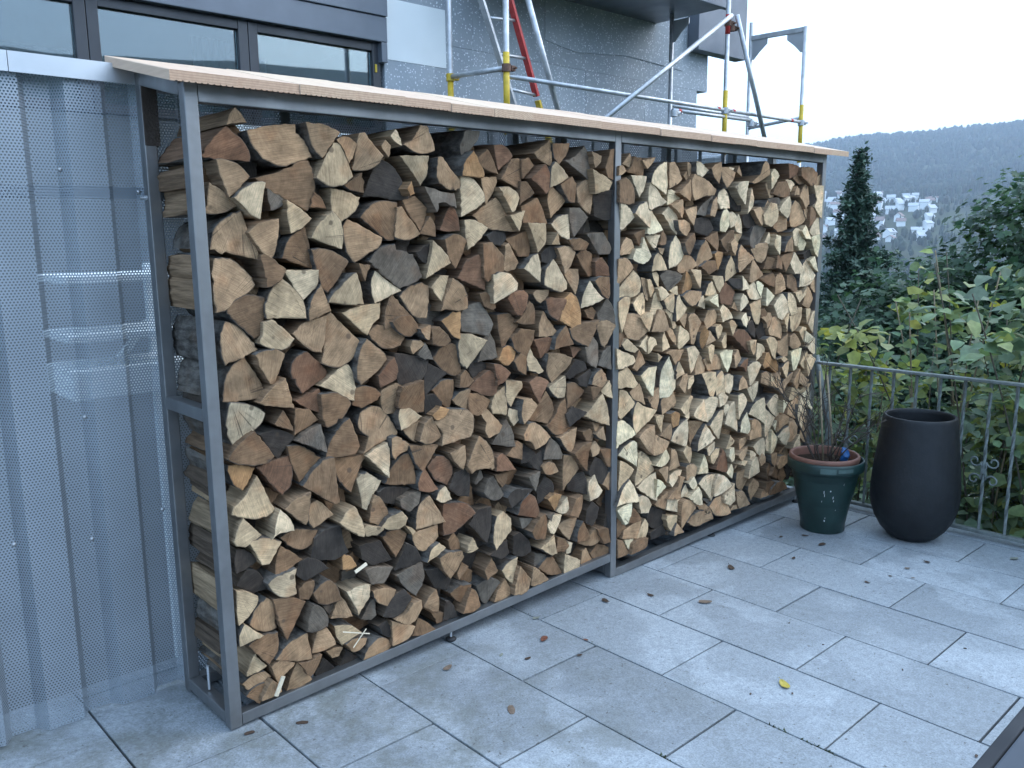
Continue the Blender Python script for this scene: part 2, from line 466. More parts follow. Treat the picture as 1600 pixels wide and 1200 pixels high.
M = dict(
    log_end=mat_log_end(), log_split=mat_log_split(), bark=mat_bark(), steel=mat_steel(), perf=mat_perforated(),
    slab=mat_slab(), joint=mat_joint(), board=mat_board(), eps=mat_eps(), galv=mat_galv(), glass=mat_glass(),
    leaf=mat_leaf('broad leaves'), needle=mat_leaf('needles', 0.1, 0.6), terrain=mat_terrain(),
    cap=plain('folded aluminium cap', (0.62, 0.64, 0.66), 0.35, 0.7, 0.08, 3),
    sheet_edge=plain('sheet metal', (0.36, 0.37, 0.38), 0.45, 0.75, 0.1, 4),
    darkframe=plain('anthracite aluminium', (0.055, 0.058, 0.066), 0.38, 0.2, 0.12, 3),
    fascia=plain('slate blue metal fascia', (0.15, 0.17, 0.20), 0.42, 0.25, 0.1, 2),
    white=plain('white primed panel', (0.86, 0.89, 0.88), 0.7, 0, 0.03, 2, 0.1),
    coat=plain('grey base coat render', (0.235, 0.24, 0.25), 0.85, 0, 0.15, 2, 0.3),
    room=plain('dim room wall', (0.12, 0.13, 0.13), 0.9),
    curtain=plain('pale curtain', (0.45, 0.48, 0.48), 0.9, 0, 0.1, 12, 0.2),
    yellow=plain('yellow paint', (0.62, 0.42, 0.03), 0.5, 0, 0.18, 20),
    red=plain('red paint', (0.50, 0.035, 0.03), 0.45, 0, 0.15, 20),
    rust=plain('rusty steel clamp', (0.16, 0.09, 0.065), 0.7, 0.4, 0.3, 30, 0.3),
    railing=plain('weathered green grey iron', (0.17, 0.19, 0.18), 0.6, 0.35, 0.25, 30, 0.4),
    green_pot=plain('dark green plastic', (0.010, 0.030, 0.026), 0.42, 0, 0.25, 10, 0.1),
    pale_green=plain('scuffed pale green plastic', (0.06, 0.10, 0.09), 0.55, 0, 0.2, 20),
    terracotta=plain('terracotta plastic', (0.17, 0.075, 0.05), 0.65, 0, 0.15, 14, 0.15),
    black_pot=plain('matt black stoneware', (0.003, 0.0042, 0.006), 0.62, 0, 0.25, 8, 0.25),
    soil=plain('dark potting soil', (0.028, 0.018, 0.013), 0.98, 0, 0.5, 40, 1.0, 0.1),
    chip=plain('chipped white paint', (0.55, 0.56, 0.55), 0.7),
    twig=plain('bare brown twig', (0.055, 0.042, 0.032), 0.85, 0, 0.25, 40, 0.4),
    cane=plain('dry cane', (0.24, 0.19, 0.12), 0.8, 0, 0.2, 30, 0.3),
    stem=plain('grey brown stem', (0.10, 0.085, 0.06), 0.85, 0, 0.25, 25, 0.5),
    trunk=plain('conifer bark', (0.06, 0.045, 0.035), 0.95, 0, 0.3, 12, 0.8),
    blue=plain('blue plastic wrap', (0.015, 0.09, 0.25), 0.4, 0, 0.2, 40),
    wood_white=plain('fresh split splinter', (0.68, 0.58, 0.42), 0.8, 0, 0.1, 40, 0.2),
    dead_leaf=plain('wet brown leaf', (0.055, 0.032, 0.02), 0.6, 0, 0.3, 60),
    tan_leaf=plain('dry tan leaf', (0.17, 0.12, 0.085), 0.7, 0, 0.3, 60),
    red_leaf=plain('rust red leaf', (0.16, 0.055, 0.03), 0.6, 0, 0.3, 60),
    yellow_leaf=plain('yellow leaf', (0.40, 0.31, 0.045), 0.55, 0, 0.2, 40),
    grey_leaf=plain('grey green leaf', (0.20, 0.21, 0.17), 0.7, 0, 0.25, 50),
    rubber=plain('black rubber foot', (0.015, 0.015, 0.016), 0.7),
    table=plain('dark blue grey table top', (0.05, 0.06, 0.075), 0.75, 0, 0.1, 4),
    tabledge=plain('black table frame', (0.012, 0.014, 0.018), 0.8, 0.0, 0.1, 4),
    plaster=plain('white house plaster', (0.82, 0.82, 0.80), 0.85),
    tile=plain('grey roof tile', (0.45, 0.46, 0.48), 0.8),
    tile2=plain('brown roof tile', (0.22, 0.15, 0.13), 0.8),
    forest=mat_leaf('far forest crowns', 0.0, 0.9),
    concrete=plain('pale concrete', (0.42, 0.42, 0.40), 0.85, 0, 0.12, 8, 0.3),
)

# ------------------------------------------------------------------ ground, terrace
SLOPE = -0.02                                  # the terrace falls 2 % to the right
def fz(x): return SLOPE * x

def ridge_tan(az):                             # elevation of the ridge line by direction (degrees from +y to +x)
    return 0.0815 + 0.0011 * (az - 64) + 0.0012 * math.sin(az * 0.5)
def ground_h(x, y):
    dx, dy = x - CAM.x, y - CAM.y
    r = math.hypot(dx, dy)
    az = math.degrees(math.atan2(dx, dy))
    if r < 14: return -2.6
    def sm(a, b, t):
        t = min(1, max(0, (t - a) / (b - a))); return t * t * (3 - 2 * t)
    h = -2.6 - 40 * sm(14, 420, r)
    h += 30 * sm(560, 800, r) + 50 * sm(760, 1180, r)
    top = ridge_tan(max(-40, min(150, az))) * 2300
    h += (top - 26) * sm(1150, 2300, r)
    h -= 60 * sm(2350, 3200, r)
    h += (math.sin(x * 0.021 + 1.3) * math.cos(y * 0.017) * 5) * sm(300, 1200, r)
    return h

rs = [0.0, 7, 14] + [14 * (1.115 ** i) for i in range(1, 51)]
na = 180
gv, gf = [], []
for r in rs:
    for k in range(na):
        a = 2 * math.pi * k / na
        x, y = CAM.x + r * math.sin(a), CAM.y + r * math.cos(a)
        gv.append((x, y, ground_h(x, y) if r < 3300 else ground_h(x, y)))
for i in range(len(rs) - 1):
    for k in range(na):
        k2 = (k + 1) % na
        gf.append((i * na + k, (i + 1) * na + k, (i + 1) * na + k2, i * na + k2))
ground = MB().add(gv, gf).build('ground', M['terrain'], smooth=True)
tag(ground, 'sloping garden, valley floor and wooded hillside', kind='structure')

# terrace: a concrete body with paving slabs laid on it, joints recessed
TX0, TX1, TY0, TY1 = -4.0, 3.92, -5.4, 0.62
tb = MB()
tv = [(x, y, fz(x) + dz) for dz in (-0.6, -0.022) for x, y in ((TX0, TY0), (TX1, TY0), (TX1, TY1), (TX0, TY1))]
tb.add(tv, [(0, 3, 2, 1), (4, 5, 6, 7), (0, 1, 5, 4), (1, 2, 6, 5), (2, 3, 7, 6), (3, 0, 4, 7)])
terrace = tb.build('terrace_floor', M['joint'])
tag(terrace, 'terrace of grey granite paving slabs', kind='structure')
SW, SL, G = 0.4045, 0.633, 0.0075
def slab(x0, x1, y0, y1, seed):
    q = random.Random(seed)
    g = G / 2
    x0 += g * q.uniform(0.7, 1.3); x1 -= g * q.uniform(0.7, 1.3); y0 += g * q.uniform(0.7, 1.3); y1 -= g * q.uniform(0.7, 1.3)
    dz = q.uniform(-0.0015, 0.0015)
    b = MB().box(x0, x1, y0, y1, -0.0215, dz, 0, 0.0025)
    # slightly chipped arrises
    v = [(x + q.uniform(-.0006, .0006), y + q.uniform(-.0006, .0006), z + fz(x)) for x, y, z in b.v]
    b.v = v
    o = b.build('paving_slab', M['slab'], terrace)
for i in range(-13, 7):
    x0 = 1.322 + i * SW; x1 = x0 + SW
    off = -0.72 if i % 2 == 0 else -0.403
    if x0 > TX1 - 0.05: continue
    x1c = min(x1, TX1)
    for j in range(-9, 4):
        y0 = off + j * SL; y1 = y0 + SL
        if y1 < TY0 + 0.02 or y0 > TY1 - 0.02: continue
        if x1c < -2.2 and y0 < -3.6: continue
        slab(max(x0, TX0), x1c, max(y0, TY0), min(y1, TY1), i * 100 + j)

# ------------------------------------------------------------------ perforated fence behind the rack
def fence():
    t = thing('perforated_fence', 'corrugated perforated metal fence standing behind the firewood rack', 'fence', (-0.3, 0.42, 0))
    prof = [(0.0, 0.0), (0.105, 0.0), (0.13, 0.042), (0.20, 0.042), (0.228, 0.0)]
    def panel(xa, xb, phase, ydel):
        xs = []
        n = int((xb - xa) / 0.228) + 2
        k0 = math.floor((xa - phase) / 0.228)
        for k in range(k0, k0 + n + 1):
            for (u, d) in prof[:-1]:
                xs.append((phase + k * 0.228 + u, d))
        xs = [q for q in xs if xa < q[0] < xb]
        def dep(x):
            u = (x - phase) % 0.228
            for (a, da), (b, db) in zip(prof, prof[1:]):
                if a <= u <= b: return da + (db - da) * (u - a) / (b - a)
            return 0
        xs = [(xa, dep(xa))] + xs + [(xb, dep(xb))]
        v, f, pv = [], [], []
        s = 0.0; last = None
        zs = [0.012, 0.035, 0.7, 1.4, 2.04, 2.06]
        for i, (x, d) in enumerate(xs):
            if last is not None: s += math.hypot(x - last[0], d - last[1])
            last = (x, d)
            for z in zs:
                v.append((x, 0.385 + ydel + d, z + fz(x) * (1 if z < 0.5 else 0)))
                pv += [s, z, 1.0]
        nz = len(zs)
        for i in range(len(xs) - 1):
            for j in range(nz - 1):
                f.append((i * nz + j, (i + 1) * nz + j, (i + 1) * nz + j + 1, i * nz + j + 1))
        me = MB().add(v, f).mesh('sheet')
        at = me.attributes.new('pv', 'FLOAT_VECTOR', 'POINT'); at.data.foreach_set('vector', pv)
        return link('sheet', me, M['perf'], t)
    panel(-1.78, -0.545, -0.43, 0.003)
    panel(-0.565, 0.52, -0.43, 0.0)
    panel(0.50, 1.56, -0.43, 0.003)
    panel(1.54, 2.60, -0.43, 0.0)
    panel(2.58, 3.56, -0.43, 0.003)
    # folded cap, overlapping lengths
    for a, b in ((-1.8, -0.35), (-0.348, 1.4), (1.402, 3.58)):
        c = MB()
        c.box(a, b, 0.366, 0.446, 2.062, 2.104, 0, 0.003)
        c.box(a, b, 0.362, 0.366, 2.046, 2.103)
        c.build('cap', M['cap'], t)
    for x in (-1.6, -0.62, 0.55, 1.7, 2.85, 3.5):
        MB().box(x - 0.02, x + 0.02, 0.432, 0.472, fz(x), 2.06, 0, 0.003).build('post', M['sheet_edge'], t)
    for z in (1.70,):
        MB().box(-1.78, 3.56, 0.4735, 0.513, z, z + 0.04, 0, 0.003).build('rail', M['sheet_edge'], t)
    for x, z in ((-0.235, 1.78), (-0.25, 0.62), (-0.02, 0.665), (-0.47, 0.66), (-0.235, 1.02), (-0.462, 1.72), (-0.01, 1.72)):
        y = 0.380
        b = MB(); b.lathe([(0.0, -0.0045), (0.005, -0.0035), (0.0075, 0.0), (0.0075, 0.003)], (0, 0, 0), 10)
        b.v = [(x + p[0], y + p[2], z + p[1]) for p in b.v]
        b.build('screw', M['sheet_edge'], t, True)
fence()

# pale shelves stored behind the fence, glimpsed through the holes
def steps():
    t = thing('garden_shelf', 'pale slatted garden shelf glimpsed through the perforated fence', 'shelf', (0.1, 1.2, 0))
    for z, h in ((1.40, 0.03), (1.17, 0.03), (0.94, 0.12)):
        MB().box(-0.06, 0.42, 1.1, 1.45, z, z + h, 0, 0.004).build('shelf_board', M['white'], t)
    for x in (0.40,):
        MB().box(x - 0.02, x + 0.02, 1.46, 1.50, -0.5, 1.46, 0, 0.003).build('upright', M['white'], t)
    MB().beam((0.12, 1.48, 0.9), (0.38, 1.48, 1.2), 0.03, 0.03).build('brace', M['white'], t)
steps()

# log outlines: colour, depth of the end face in mm, outline in mm on the rack front (x, z)
LOGS = """t12:187,1891 264,1911 357,1923 355,1896 386,1874 408,1822 368,1811 304,1790 244,1805 206,1839
t6:59,1514 109,1513 143,1488 170,1461 188,1430 146,1398 100,1373 76,1356 47,1353 45,1407 45,1460
b13:212,1753 295,1777 359,1810 388,1811 407,1769 408,1719 395,1680 379,1655 310,1689 250,1721
t11:50,1540 58,1579 87,1622 153,1655 168,1607 192,1552 202,1516 195,1506 131,1523
g4:598,1489 641,1532 709,1547 713,1527 760,1519 798,1487 827,1425 782,1405 728,1390 662,1438
t12:428,1305 452,1326 496,1279 554,1222 552,1192 510,1154 458,1139 401,1159 415,1212
t17:54,1079 64,1138 91,1184 136,1211 162,1166 184,1131 193,1108 205,1093 183,1070 122,1072
b5:82,1361 106,1384 156,1402 212,1389 205,1324 191,1272 167,1264 126,1302 84,1348
p13:62,1018 76,1076 115,1067 164,1047 190,1024 181,996 145,965 106,943 82,934 65,976
y-10:203,1346 217,1391 246,1431 268,1449 308,1412 334,1372 338,1316 267,1322 208,1323
t16:533,932 546,969 581,983 623,980 668,940 697,890 705,863 643,851 586,836 547,821 576,878 543,905
d34:606,1705 650,1786 698,1832 735,1813 767,1770 791,1697 726,1696 667,1706
y7:62,744 96,765 130,808 145,828 164,790 185,745 207,699 188,683 135,682 85,701 53,719
y-11:476,1872 502,1871 522,1827 542,1767 495,1736 450,1732 417,1747 400,1758 436,1816
r18:288,1159 308,1191 350,1206 389,1172 432,1129 427,1106 380,1088 334,1064 307,1100 290,1130
t9:60,1278 80,1325 114,1311 148,1276 182,1229 147,1216 67,1191 57,1232
r16:45,1811 86,1864 126,1898 165,1870 191,1833 192,1800 113,1802 52,1806
t5:509,1609 526,1632 572,1612 619,1586 655,1568 641,1538 591,1512 543,1486 520,1514 510,1557
t-15:848,893 921,927 1015,914 1040,886 1039,842 1022,809 947,802 878,795 889,840
b-3:376,1535 439,1533 487,1513 517,1492 476,1440 431,1393 410,1407 391,1470
b-12:301,761 337,806 388,838 420,839 424,770 431,676 414,673 351,722
b13:582,1636 621,1676 670,1694 729,1688 723,1623 711,1561 677,1562 629,1600
t-8:521,1137 536,1194 566,1230 610,1197 651,1169 663,1146 615,1108 542,1071 523,1094
b-9:49,901 94,947 144,974 178,926 204,882 174,864 120,868 73,884
d7:322,498 341,565 385,586 445,585 455,527 472,482 415,468 367,481
b15:279,1508 297,1555 330,1586 370,1605 385,1544 403,1469 352,1484
d10:698,1163 768,1149 850,1121 830,1071 801,1045 756,1035 711,1045 700,1098
b-1:399,837 413,887 455,939 492,962 514,904 528,856 510,830 457,830
r10:150,852 214,862 269,869 277,830 267,773 232,743 209,772
t3:296,1268 346,1301 429,1318 421,1261 402,1196 358,1211
t-13:161,1589 202,1618 264,1631 260,1575 247,1530 233,1508 206,1527 173,1571
g17:1015,1213 1012,1275 1068,1309 1119,1317 1150,1272 1170,1228 1137,1183 1076,1200
b0:173,400 231,390 293,355 260,308 214,244 189,313
y-4:381,1570 406,1614 456,1656 485,1631 502,1582 499,1532 450,1547 403,1564
b-11:382,1060 436,1060 490,1031 501,1012 472,975 427,950 399,944 382,991
t-5:77,1800 118,1799 157,1783 184,1756 143,1716 113,1692 97,1727 84,1767
t17:1083,1645 1139,1683 1192,1714 1217,1695 1254,1646 1291,1584 1221,1588 1153,1600
t15:731,1363 777,1397 823,1405 868,1392 856,1327 845,1276 800,1280 773,1303
y5:385,1087 425,1109 493,1149 516,1129 526,1073 518,1017 487,1028 434,1064
b-6:707,1043 806,1055 813,998 816,933 757,935 695,967
y12:486,1323 555,1339 649,1346 643,1291 617,1276 590,1236 532,1282
b12:261,902 304,898 351,868 388,837 348,802 300,771 280,819 268,856
y-9:192,1314 223,1321 256,1296 299,1253 280,1229 251,1220 210,1230 177,1249 190,1283
t-15:998,695 1031,754 1062,804 1110,768 1145,719 1156,651 1065,666 1024,657
y0:462,1730 523,1718 572,1702 558,1667 518,1633 470,1607 462,1659
t-7:574,1908 593,1912 630,1869 662,1839 640,1808 603,1790 552,1788 558,1837
y-14:470,1409 506,1440 535,1455 552,1408 565,1346 509,1349 425,1361 442,1387
r0:898,430 895,516 901,559 972,551 1013,534 1047,492 995,459 943,431
b17:441,827 508,817 571,816 535,769 490,694 463,725 441,766
b-5:1108,1541 1159,1545 1221,1493 1221,1434 1131,1395 1111,1412
t10:89,338 110,383 154,411 182,385 183,338 187,291 157,289 115,307
d21:1763,1736 1876,1760 1944,1766 1932,1648 1864,1630 1783,1648
p-22:120,1692 154,1722 194,1740 220,1738 210,1691 200,1628 181,1637 156,1660
t-8:378,1928 445,1925 500,1904 460,1857 433,1821 398,1857
b5:635,694 665,752 711,789 738,791 759,742 775,665 697,678
t15:59,1736 94,1717 152,1674 118,1652 79,1643 46,1645
p-3:1016,1789 1060,1784 1099,1752 1118,1723 1118,1697 1067,1666 1007,1640 1010,1706
p-8:278,1470 395,1469 389,1421 362,1393 336,1372 306,1419
r8:991,1415 1037,1484 1098,1501 1122,1452 1136,1363 1070,1385
t-11:158,1215 189,1227 234,1225 257,1210 245,1170 224,1111 210,1116 185,1160
b18:875,1127 914,1161 963,1175 993,1157 1001,1106 1010,1050 964,1048 912,1081
p-8:153,463 179,479 224,484 260,487 254,446 258,395 225,392 193,405 166,435
t-2:168,188 218,228 291,242 296,192 301,146 240,157
o-3:1561,1306 1610,1329 1649,1301 1668,1244 1669,1183 1617,1170 1580,1191 1530,1216
t-16:161,1063 205,1105 252,1133 267,1084 281,1030 229,1040
b13:593,1242 633,1270 692,1255 748,1221 724,1187 689,1180 646,1187 618,1212
t-11:926,1376 951,1419 994,1395 1022,1344 1026,1302 982,1294 933,1304 900,1299
b-1:79,269 126,288 184,282 184,239 171,207 144,181 115,218
d21:173,953 219,961 262,950 297,927 262,893 231,861 205,897
y-4:984,1158 995,1207 1055,1198 1117,1173 1079,1129 1053,1101 1022,1069 997,1092
t-4:763,490 769,555 790,594 824,613 851,567 874,522 892,493 824,490
t-8:2478,97 2527,125 2604,129 2665,98 2690,125 2727,68 2737,50 2672,50 2565,50
t0:1910,1178 1954,1214 1995,1214 2058,1206 2090,1177 2129,1124 2092,1099 2050,1084 1987,1096 1956,1148
p12:518,736 539,750 573,744 623,710 586,659 558,612 538,625 532,678
t-2:716,1672 738,1675 767,1637 796,1610 817,1579 791,1565 747,1558 708,1569 714,1621
r8:822,720 866,755 905,748 942,708 952,670 926,627 877,650 853,674
t4:760,1883 805,1910 837,1955 863,1955 889,1904 896,1871 855,1858 816,1859 786,1871
b14:664,1313 697,1374 730,1338 773,1299 785,1286 714,1267 657,1250
y5:52,467 91,451 124,427 119,398 97,374 67,352 53,346 49,393
p13:617,1434 631,1457 672,1427 738,1382 699,1370 621,1343 611,1382
g-1:667,336 717,351 779,359 790,302 770,256 751,230 705,280
y-8:104,615 139,622 174,614 212,593 188,561 161,531 136,534 125,561
t6:910,1849 933,1850 978,1803 1025,1765 1015,1740 967,1735 916,1758 904,1793
b-14:197,1520 212,1526 237,1510 280,1477 268,1450 239,1429 208,1421 205,1474
d3:514,492 556,492 603,490 624,450 648,405 604,406 565,409 523,440
p-21:1150,1423 1192,1432 1234,1423 1272,1386 1267,1359 1212,1335 1153,1311
b18:220,596 272,611 362,588 336,544 301,535 262,550
t16:632,1035 676,1050 724,1051 713,991 706,939 654,948 638,983
b5:1319,1681 1409,1718 1443,1671 1472,1615 1409,1611 1330,1618
b15:1467,769 1516,801 1553,853 1591,874 1605,805 1623,730 1553,715 1504,732
t-11:350,1323 365,1377 401,1423 420,1380 440,1332 398,1319 353,1306
d1:1020,446 1073,496 1144,492 1136,416 1108,347 1061,402
d9:926,614 952,664 1024,686 1038,630 1036,556 970,576
g13:1567,1868 1635,1888 1709,1938 1741,1893 1748,1823 1729,1798 1654,1832
b19:760,1695 818,1713 870,1672 852,1626 832,1583 815,1608 781,1653
y5:1157,411 1174,442 1214,453 1258,412 1258,360 1200,326 1160,302 1145,346
b-7:734,821 803,813 879,799 839,756 795,710 759,748
y-2:51,632 71,680 89,702 123,660 150,629 117,614 89,604 59,616
t-15:226,701 261,724 325,738 318,687 307,637 300,628 264,661
r3:1036,991 1078,1025 1141,1050 1184,1028 1177,944 1119,952 1072,974
t5:742,478 789,482 866,486 870,437 840,404 805,394 772,406 750,444
y-3:298,1690 342,1666 388,1632 357,1606 310,1585 302,1618
b16:1195,1263 1255,1267 1294,1240 1316,1213 1271,1172 1221,1117 1205,1183
t-12:1305,762 1340,803 1381,804 1441,760 1477,723 1435,700 1375,689 1352,724 1311,740
t7:1466,1083 1533,1077 1614,1050 1595,1013 1546,975 1514,949 1472,1005
d22:60,477 97,521 132,508 157,469 168,430 109,441
g-11:287,249 294,309 311,343 345,321 370,272 369,239 332,236 306,238
t14:1648,1760 1705,1795 1762,1806 1756,1722 1737,1653 1700,1670 1654,1703
y-8:865,1558 900,1533 937,1499 950,1473 897,1450 836,1420 857,1502
y7:748,1847 867,1852 860,1790 831,1747 806,1781
b-2:322,375 350,399 387,406 413,373 426,320 373,318 338,333
b8:188,478 198,535 215,572 257,539 293,505 254,488 209,475
d2:600,198 634,255 703,272 734,230 700,193 653,176
b3:521,1062 570,1062 611,1046 631,1022 600,1004 546,987 510,1003
y2:1027,1629 1080,1629 1146,1600 1099,1555 1038,1518 1030,1566
o7:57,878 99,873 142,854 127,827 97,788 69,813 58,847
d3:263,459 277,498 312,506 354,483 387,448 343,439 296,427
p10:2253,857 2268,925 2317,983 2343,930 2369,870 2371,812 2326,776 2256,778
p-10:1438,1369 1451,1430 1498,1473 1527,1431 1564,1371 1558,1346 1522,1335 1467,1355
y-10:1682,782 1748,826 1815,867 1845,799 1853,712 1777,739
b7:1210,1782 1274,1860 1323,1863 1328,1767 1316,1748 1263,1765
b-11:923,1559 956,1577 994,1573 1023,1554 997,1496 972,1452 939,1497
b3:1260,1165 1315,1201 1390,1186 1378,1142 1349,1086 1326,1085 1287,1114
t-11:858,356 902,368 973,353 983,325 946,281 915,253 880,296
y-18:425,607 459,638 492,649 515,602 525,556 520,531 471,563
p-2:555,814 599,835 646,848 654,798 645,717 613,754
b-1:679,1277 713,1292 766,1295 792,1268 805,1234 772,1218 737,1221 703,1242
d3:658,360 691,409 715,450 752,428 778,385 787,350 721,353
b-14:1590,1177 1673,1192 1771,1202 1738,1147 1699,1089 1641,1112 1603,1142
g-10:287,917 333,947 379,959 388,903 393,861 337,891
b7:293,1022 345,1014 381,971 330,949 288,932
b19:1368,812 1427,868 1469,923 1500,879 1513,834 1481,777
t7:327,687 359,697 385,673 418,633 378,617 338,603 321,635
y12:2092,534 2119,540 2164,513 2212,461 2231,420 2179,406 2124,389 2069,375 2073,425 2089,468
y0:2036,712 2045,762 2065,791 2131,757 2215,730 2183,699 2123,667 2064,635 2042,670
b18:863,1006 912,1037 966,1035 969,984 948,920 909,953
p-9:445,347 500,352 546,342 535,288 504,260 491,241 479,279
y7:1921,1286 1925,1324 1965,1357 2030,1407 2068,1379 2084,1346 2075,1304 2033,1286 1962,1290
t-14:777,830 798,894 836,915 859,877 887,830 848,813 805,813
t-12:2441,1815 2463,1850 2529,1835 2591,1810 2642,1781 2626,1752 2552,1747 2469,1725 2450,1756
b16:1250,1555 1367,1590 1377,1526 1371,1482 1315,1487 1283,1524
g-2:526,403 573,401 656,373 632,341 614,323 553,338
g-11:835,1745 871,1739 908,1729 973,1724 980,1670 930,1690 892,1686 883,1655
d19:851,1111 897,1087 940,1058 891,1030 832,984 830,1053
b5:1035,970 1091,963 1154,926 1122,898 1079,877 1027,893
t5:568,616 583,668 613,647 637,607 645,582 600,547 565,564
t11:208,54 230,106 255,151 279,109 304,62 260,50
t4:305,160 318,199 340,239 372,229 394,187 400,159 352,153
b11:618,497 650,512 704,503 727,481 701,440 669,406 648,443
d20:608,668 656,676 755,650 717,617 671,607 628,629
b-14:1896,1798 1945,1815 1991,1789 2012,1741 2007,1703 1948,1699 1898,1707
t16:1484,1753 1507,1766 1554,1738 1604,1715 1554,1677 1495,1636 1478,1696
t16:1577,623 1635,607 1668,564 1682,538 1616,490 1577,458 1571,546
y-3:701,953 720,988 763,948 804,919 753,897 702,883 695,925
g14:1127,1181 1160,1199 1185,1149 1195,1091 1132,1090 1084,1087 1105,1125
p12:2299,1464 2308,1520 2346,1563 2382,1533 2431,1477 2404,1436 2357,1410 2307,1402 2300,1446
r13:300,1046 348,1063 391,1075 396,1027 394,989 339,1017
r-12:1228,1325 1250,1351 1316,1355 1343,1334 1332,1290 1304,1251 1271,1270
g0:1686,1089 1757,1126 1792,1092 1793,1019 1773,982 1706,1020
g12:1099,560 1126,609 1165,613 1198,563 1230,518 1190,506 1136,522
t-10:631,73 634,169 689,146 735,118 710,86 662,74
o-16:1021,1838 1060,1879 1108,1813 1108,1783 1010,1787
d20:811,311 884,297 938,235 917,199 857,223
g18:1064,171 1113,181 1163,175 1191,150 1156,107 1128,67 1101,89
y2:1142,899 1164,949 1224,978 1234,911 1233,861 1152,873
p-11:2127,1800 2135,1835 2177,1875 2240,1897 2243,1839 2250,1791 2241,1746 2197,1767 2153,1786
r-4:617,1092 649,1125 684,1153 700,1111 694,1072 658,1058 628,1048 620,1067
d14:67,600 100,584 135,551 116,532 58,521 56,556
t0:505,63 528,102 577,124 613,107 638,66 619,57 561,58
g0:1779,1223 1839,1295 1881,1243 1897,1170 1794,1159
p11:1494,1614 1548,1647 1615,1655 1609,1580 1597,1527 1585,1552 1542,1569
y-15:1337,1619 1439,1616 1445,1555 1427,1523 1398,1500 1381,1540 1359,1580
g5:1709,1574 1814,1578 1849,1539 1870,1508 1856,1482 1789,1483 1749,1527
g24:1054,1955 1122,1955 1117,1925 1076,1878 1047,1851 1033,1901
d21:1277,248 1278,328 1313,336 1372,280 1384,227 1324,222
d21:1752,509 1800,571 1885,520 1872,460 1830,435 1774,471
y3:1919,950 1954,952 1995,968 2038,926 2077,873 2040,858 1988,871 1921,873
g-1:1146,750 1191,800 1230,839 1257,788 1267,719
r-2:1289,420 1308,473 1349,503 1385,473 1408,409 1390,382 1330,405
d13:833,990 871,992 904,958 907,910 868,893 831,918
r7:916,1594 945,1655 965,1689 998,1645 1006,1587 943,1587
b16:1644,1487 1695,1507 1766,1488 1767,1427 1761,1392 1735,1389 1682,1439
g8:1613,1682 1675,1682 1720,1642 1664,1595 1620,1558 1607,1621
p-1:1920,559 1956,587 2030,608 2073,593 2080,528 2077,469 2033,499 1978,530
r-16:1353,1790 1437,1848 1467,1810 1467,1759 1444,1731 1409,1758
o1:908,1262 952,1288 996,1293 993,1186 963,1197 935,1229
p-14:186,625 196,673 212,704 239,673 256,638 258,620 229,621 203,624 174,610
b-13:1346,337 1394,393 1431,397 1450,342 1449,274 1377,294
t5:1221,1532 1242,1542 1280,1499 1313,1462 1291,1435 1247,1429 1214,1442 1226,1473
t-6:2698,128 2750,163 2805,167 2857,107 2883,50 2815,50 2743,69
p5:2080,365 2135,389 2196,404 2242,410 2239,337 2229,266 2170,300
p-19:1900,319 1920,352 1955,399 2002,428 2035,386 2064,326 2065,305 2010,313 1951,320
y-14:598,544 635,576 688,586 714,553 704,528 672,518 624,529
t-12:644,174 691,182 729,214 767,214 771,180 736,138 699,135
r17:1193,1909 1235,1915 1277,1895 1293,1873 1255,1845 1208,1816 1198,1868
y11:1947,864 1994,851 2037,811 2064,772 2022,751 1966,719 1945,740
t-1:1766,1188 1833,1197 1896,1168 1869,1125 1828,1071 1800,1096
t-11:1249,81 1268,156 1286,200 1321,159 1351,122 1339,80 1303,68
b14:1592,939 1643,937 1689,909 1715,887 1663,853 1599,823
d30:1424,493 1474,545 1523,507 1536,459 1473,436 1436,427
p-16:2317,559 2339,599 2392,634 2451,654 2461,578 2451,504 2384,529
d32:2206,191 2228,234 2287,209 2348,180 2355,124 2302,107 2244,115 2207,153
b2:1536,1772 1615,1807 1645,1779 1634,1701 1597,1705 1560,1736
y4:403,224 432,222 465,211 501,175 462,158 428,143 409,184
p-6:1919,719 1961,719 2013,680 2052,638 2005,627 1952,611 1911,591 1916,655
d24:1616,488 1668,513 1716,518 1736,467 1737,405 1622,449
t14:1116,1786 1202,1792 1207,1773 1181,1728 1144,1685 1129,1733
d33:2224,93 2271,104 2329,112 2368,50 2358,50 2346,50 2274,50 2238,50
y-16:1189,1751 1242,1756 1290,1731 1295,1712 1267,1666 1246,1657 1220,1703
t-9:655,864 681,867 720,842 742,823 729,803 692,795 674,779 657,804
t-7:1515,1517 1588,1524 1632,1498 1600,1449 1552,1409 1539,1463
t16:3420,1629 3431,1693 3480,1748 3531,1725 3586,1670 3605,1645 3559,1613 3472,1593 3439,1597
t-6:488,1882 504,1892 534,1894 568,1875 551,1838 530,1808 509,1855
t-7:1090,884 1122,900 1164,853 1191,823 1174,797 1119,782 1105,813 1115,844
t17:1427,1154 1433,1212 1457,1260 1498,1211 1554,1151
t7:1529,711 1605,725 1657,734 1651,677 1639,620 1600,636 1561,675
b7:1404,153 1453,184 1497,181 1536,129 1569,76 1485,96
p-11:2105,1680 2108,1750 2128,1799 2177,1771 2210,1734 2249,1715 2211,1698 2158,1687 2121,1674
y-1:1219,1001 1307,986 1314,959 1279,923 1256,885 1228,917 1224,972
y-15:1469,1829 1492,1861 1539,1836 1575,1802 1522,1775 1463,1757
p6:2602,273 2646,304 2713,306 2781,283 2758,216 2721,152 2678,202
r-10:767,660 778,697 802,723 833,673 865,627 818,626 771,644
y-3:1912,1270 1956,1290 2007,1287 2003,1248 1974,1197 1940,1128 1918,1189
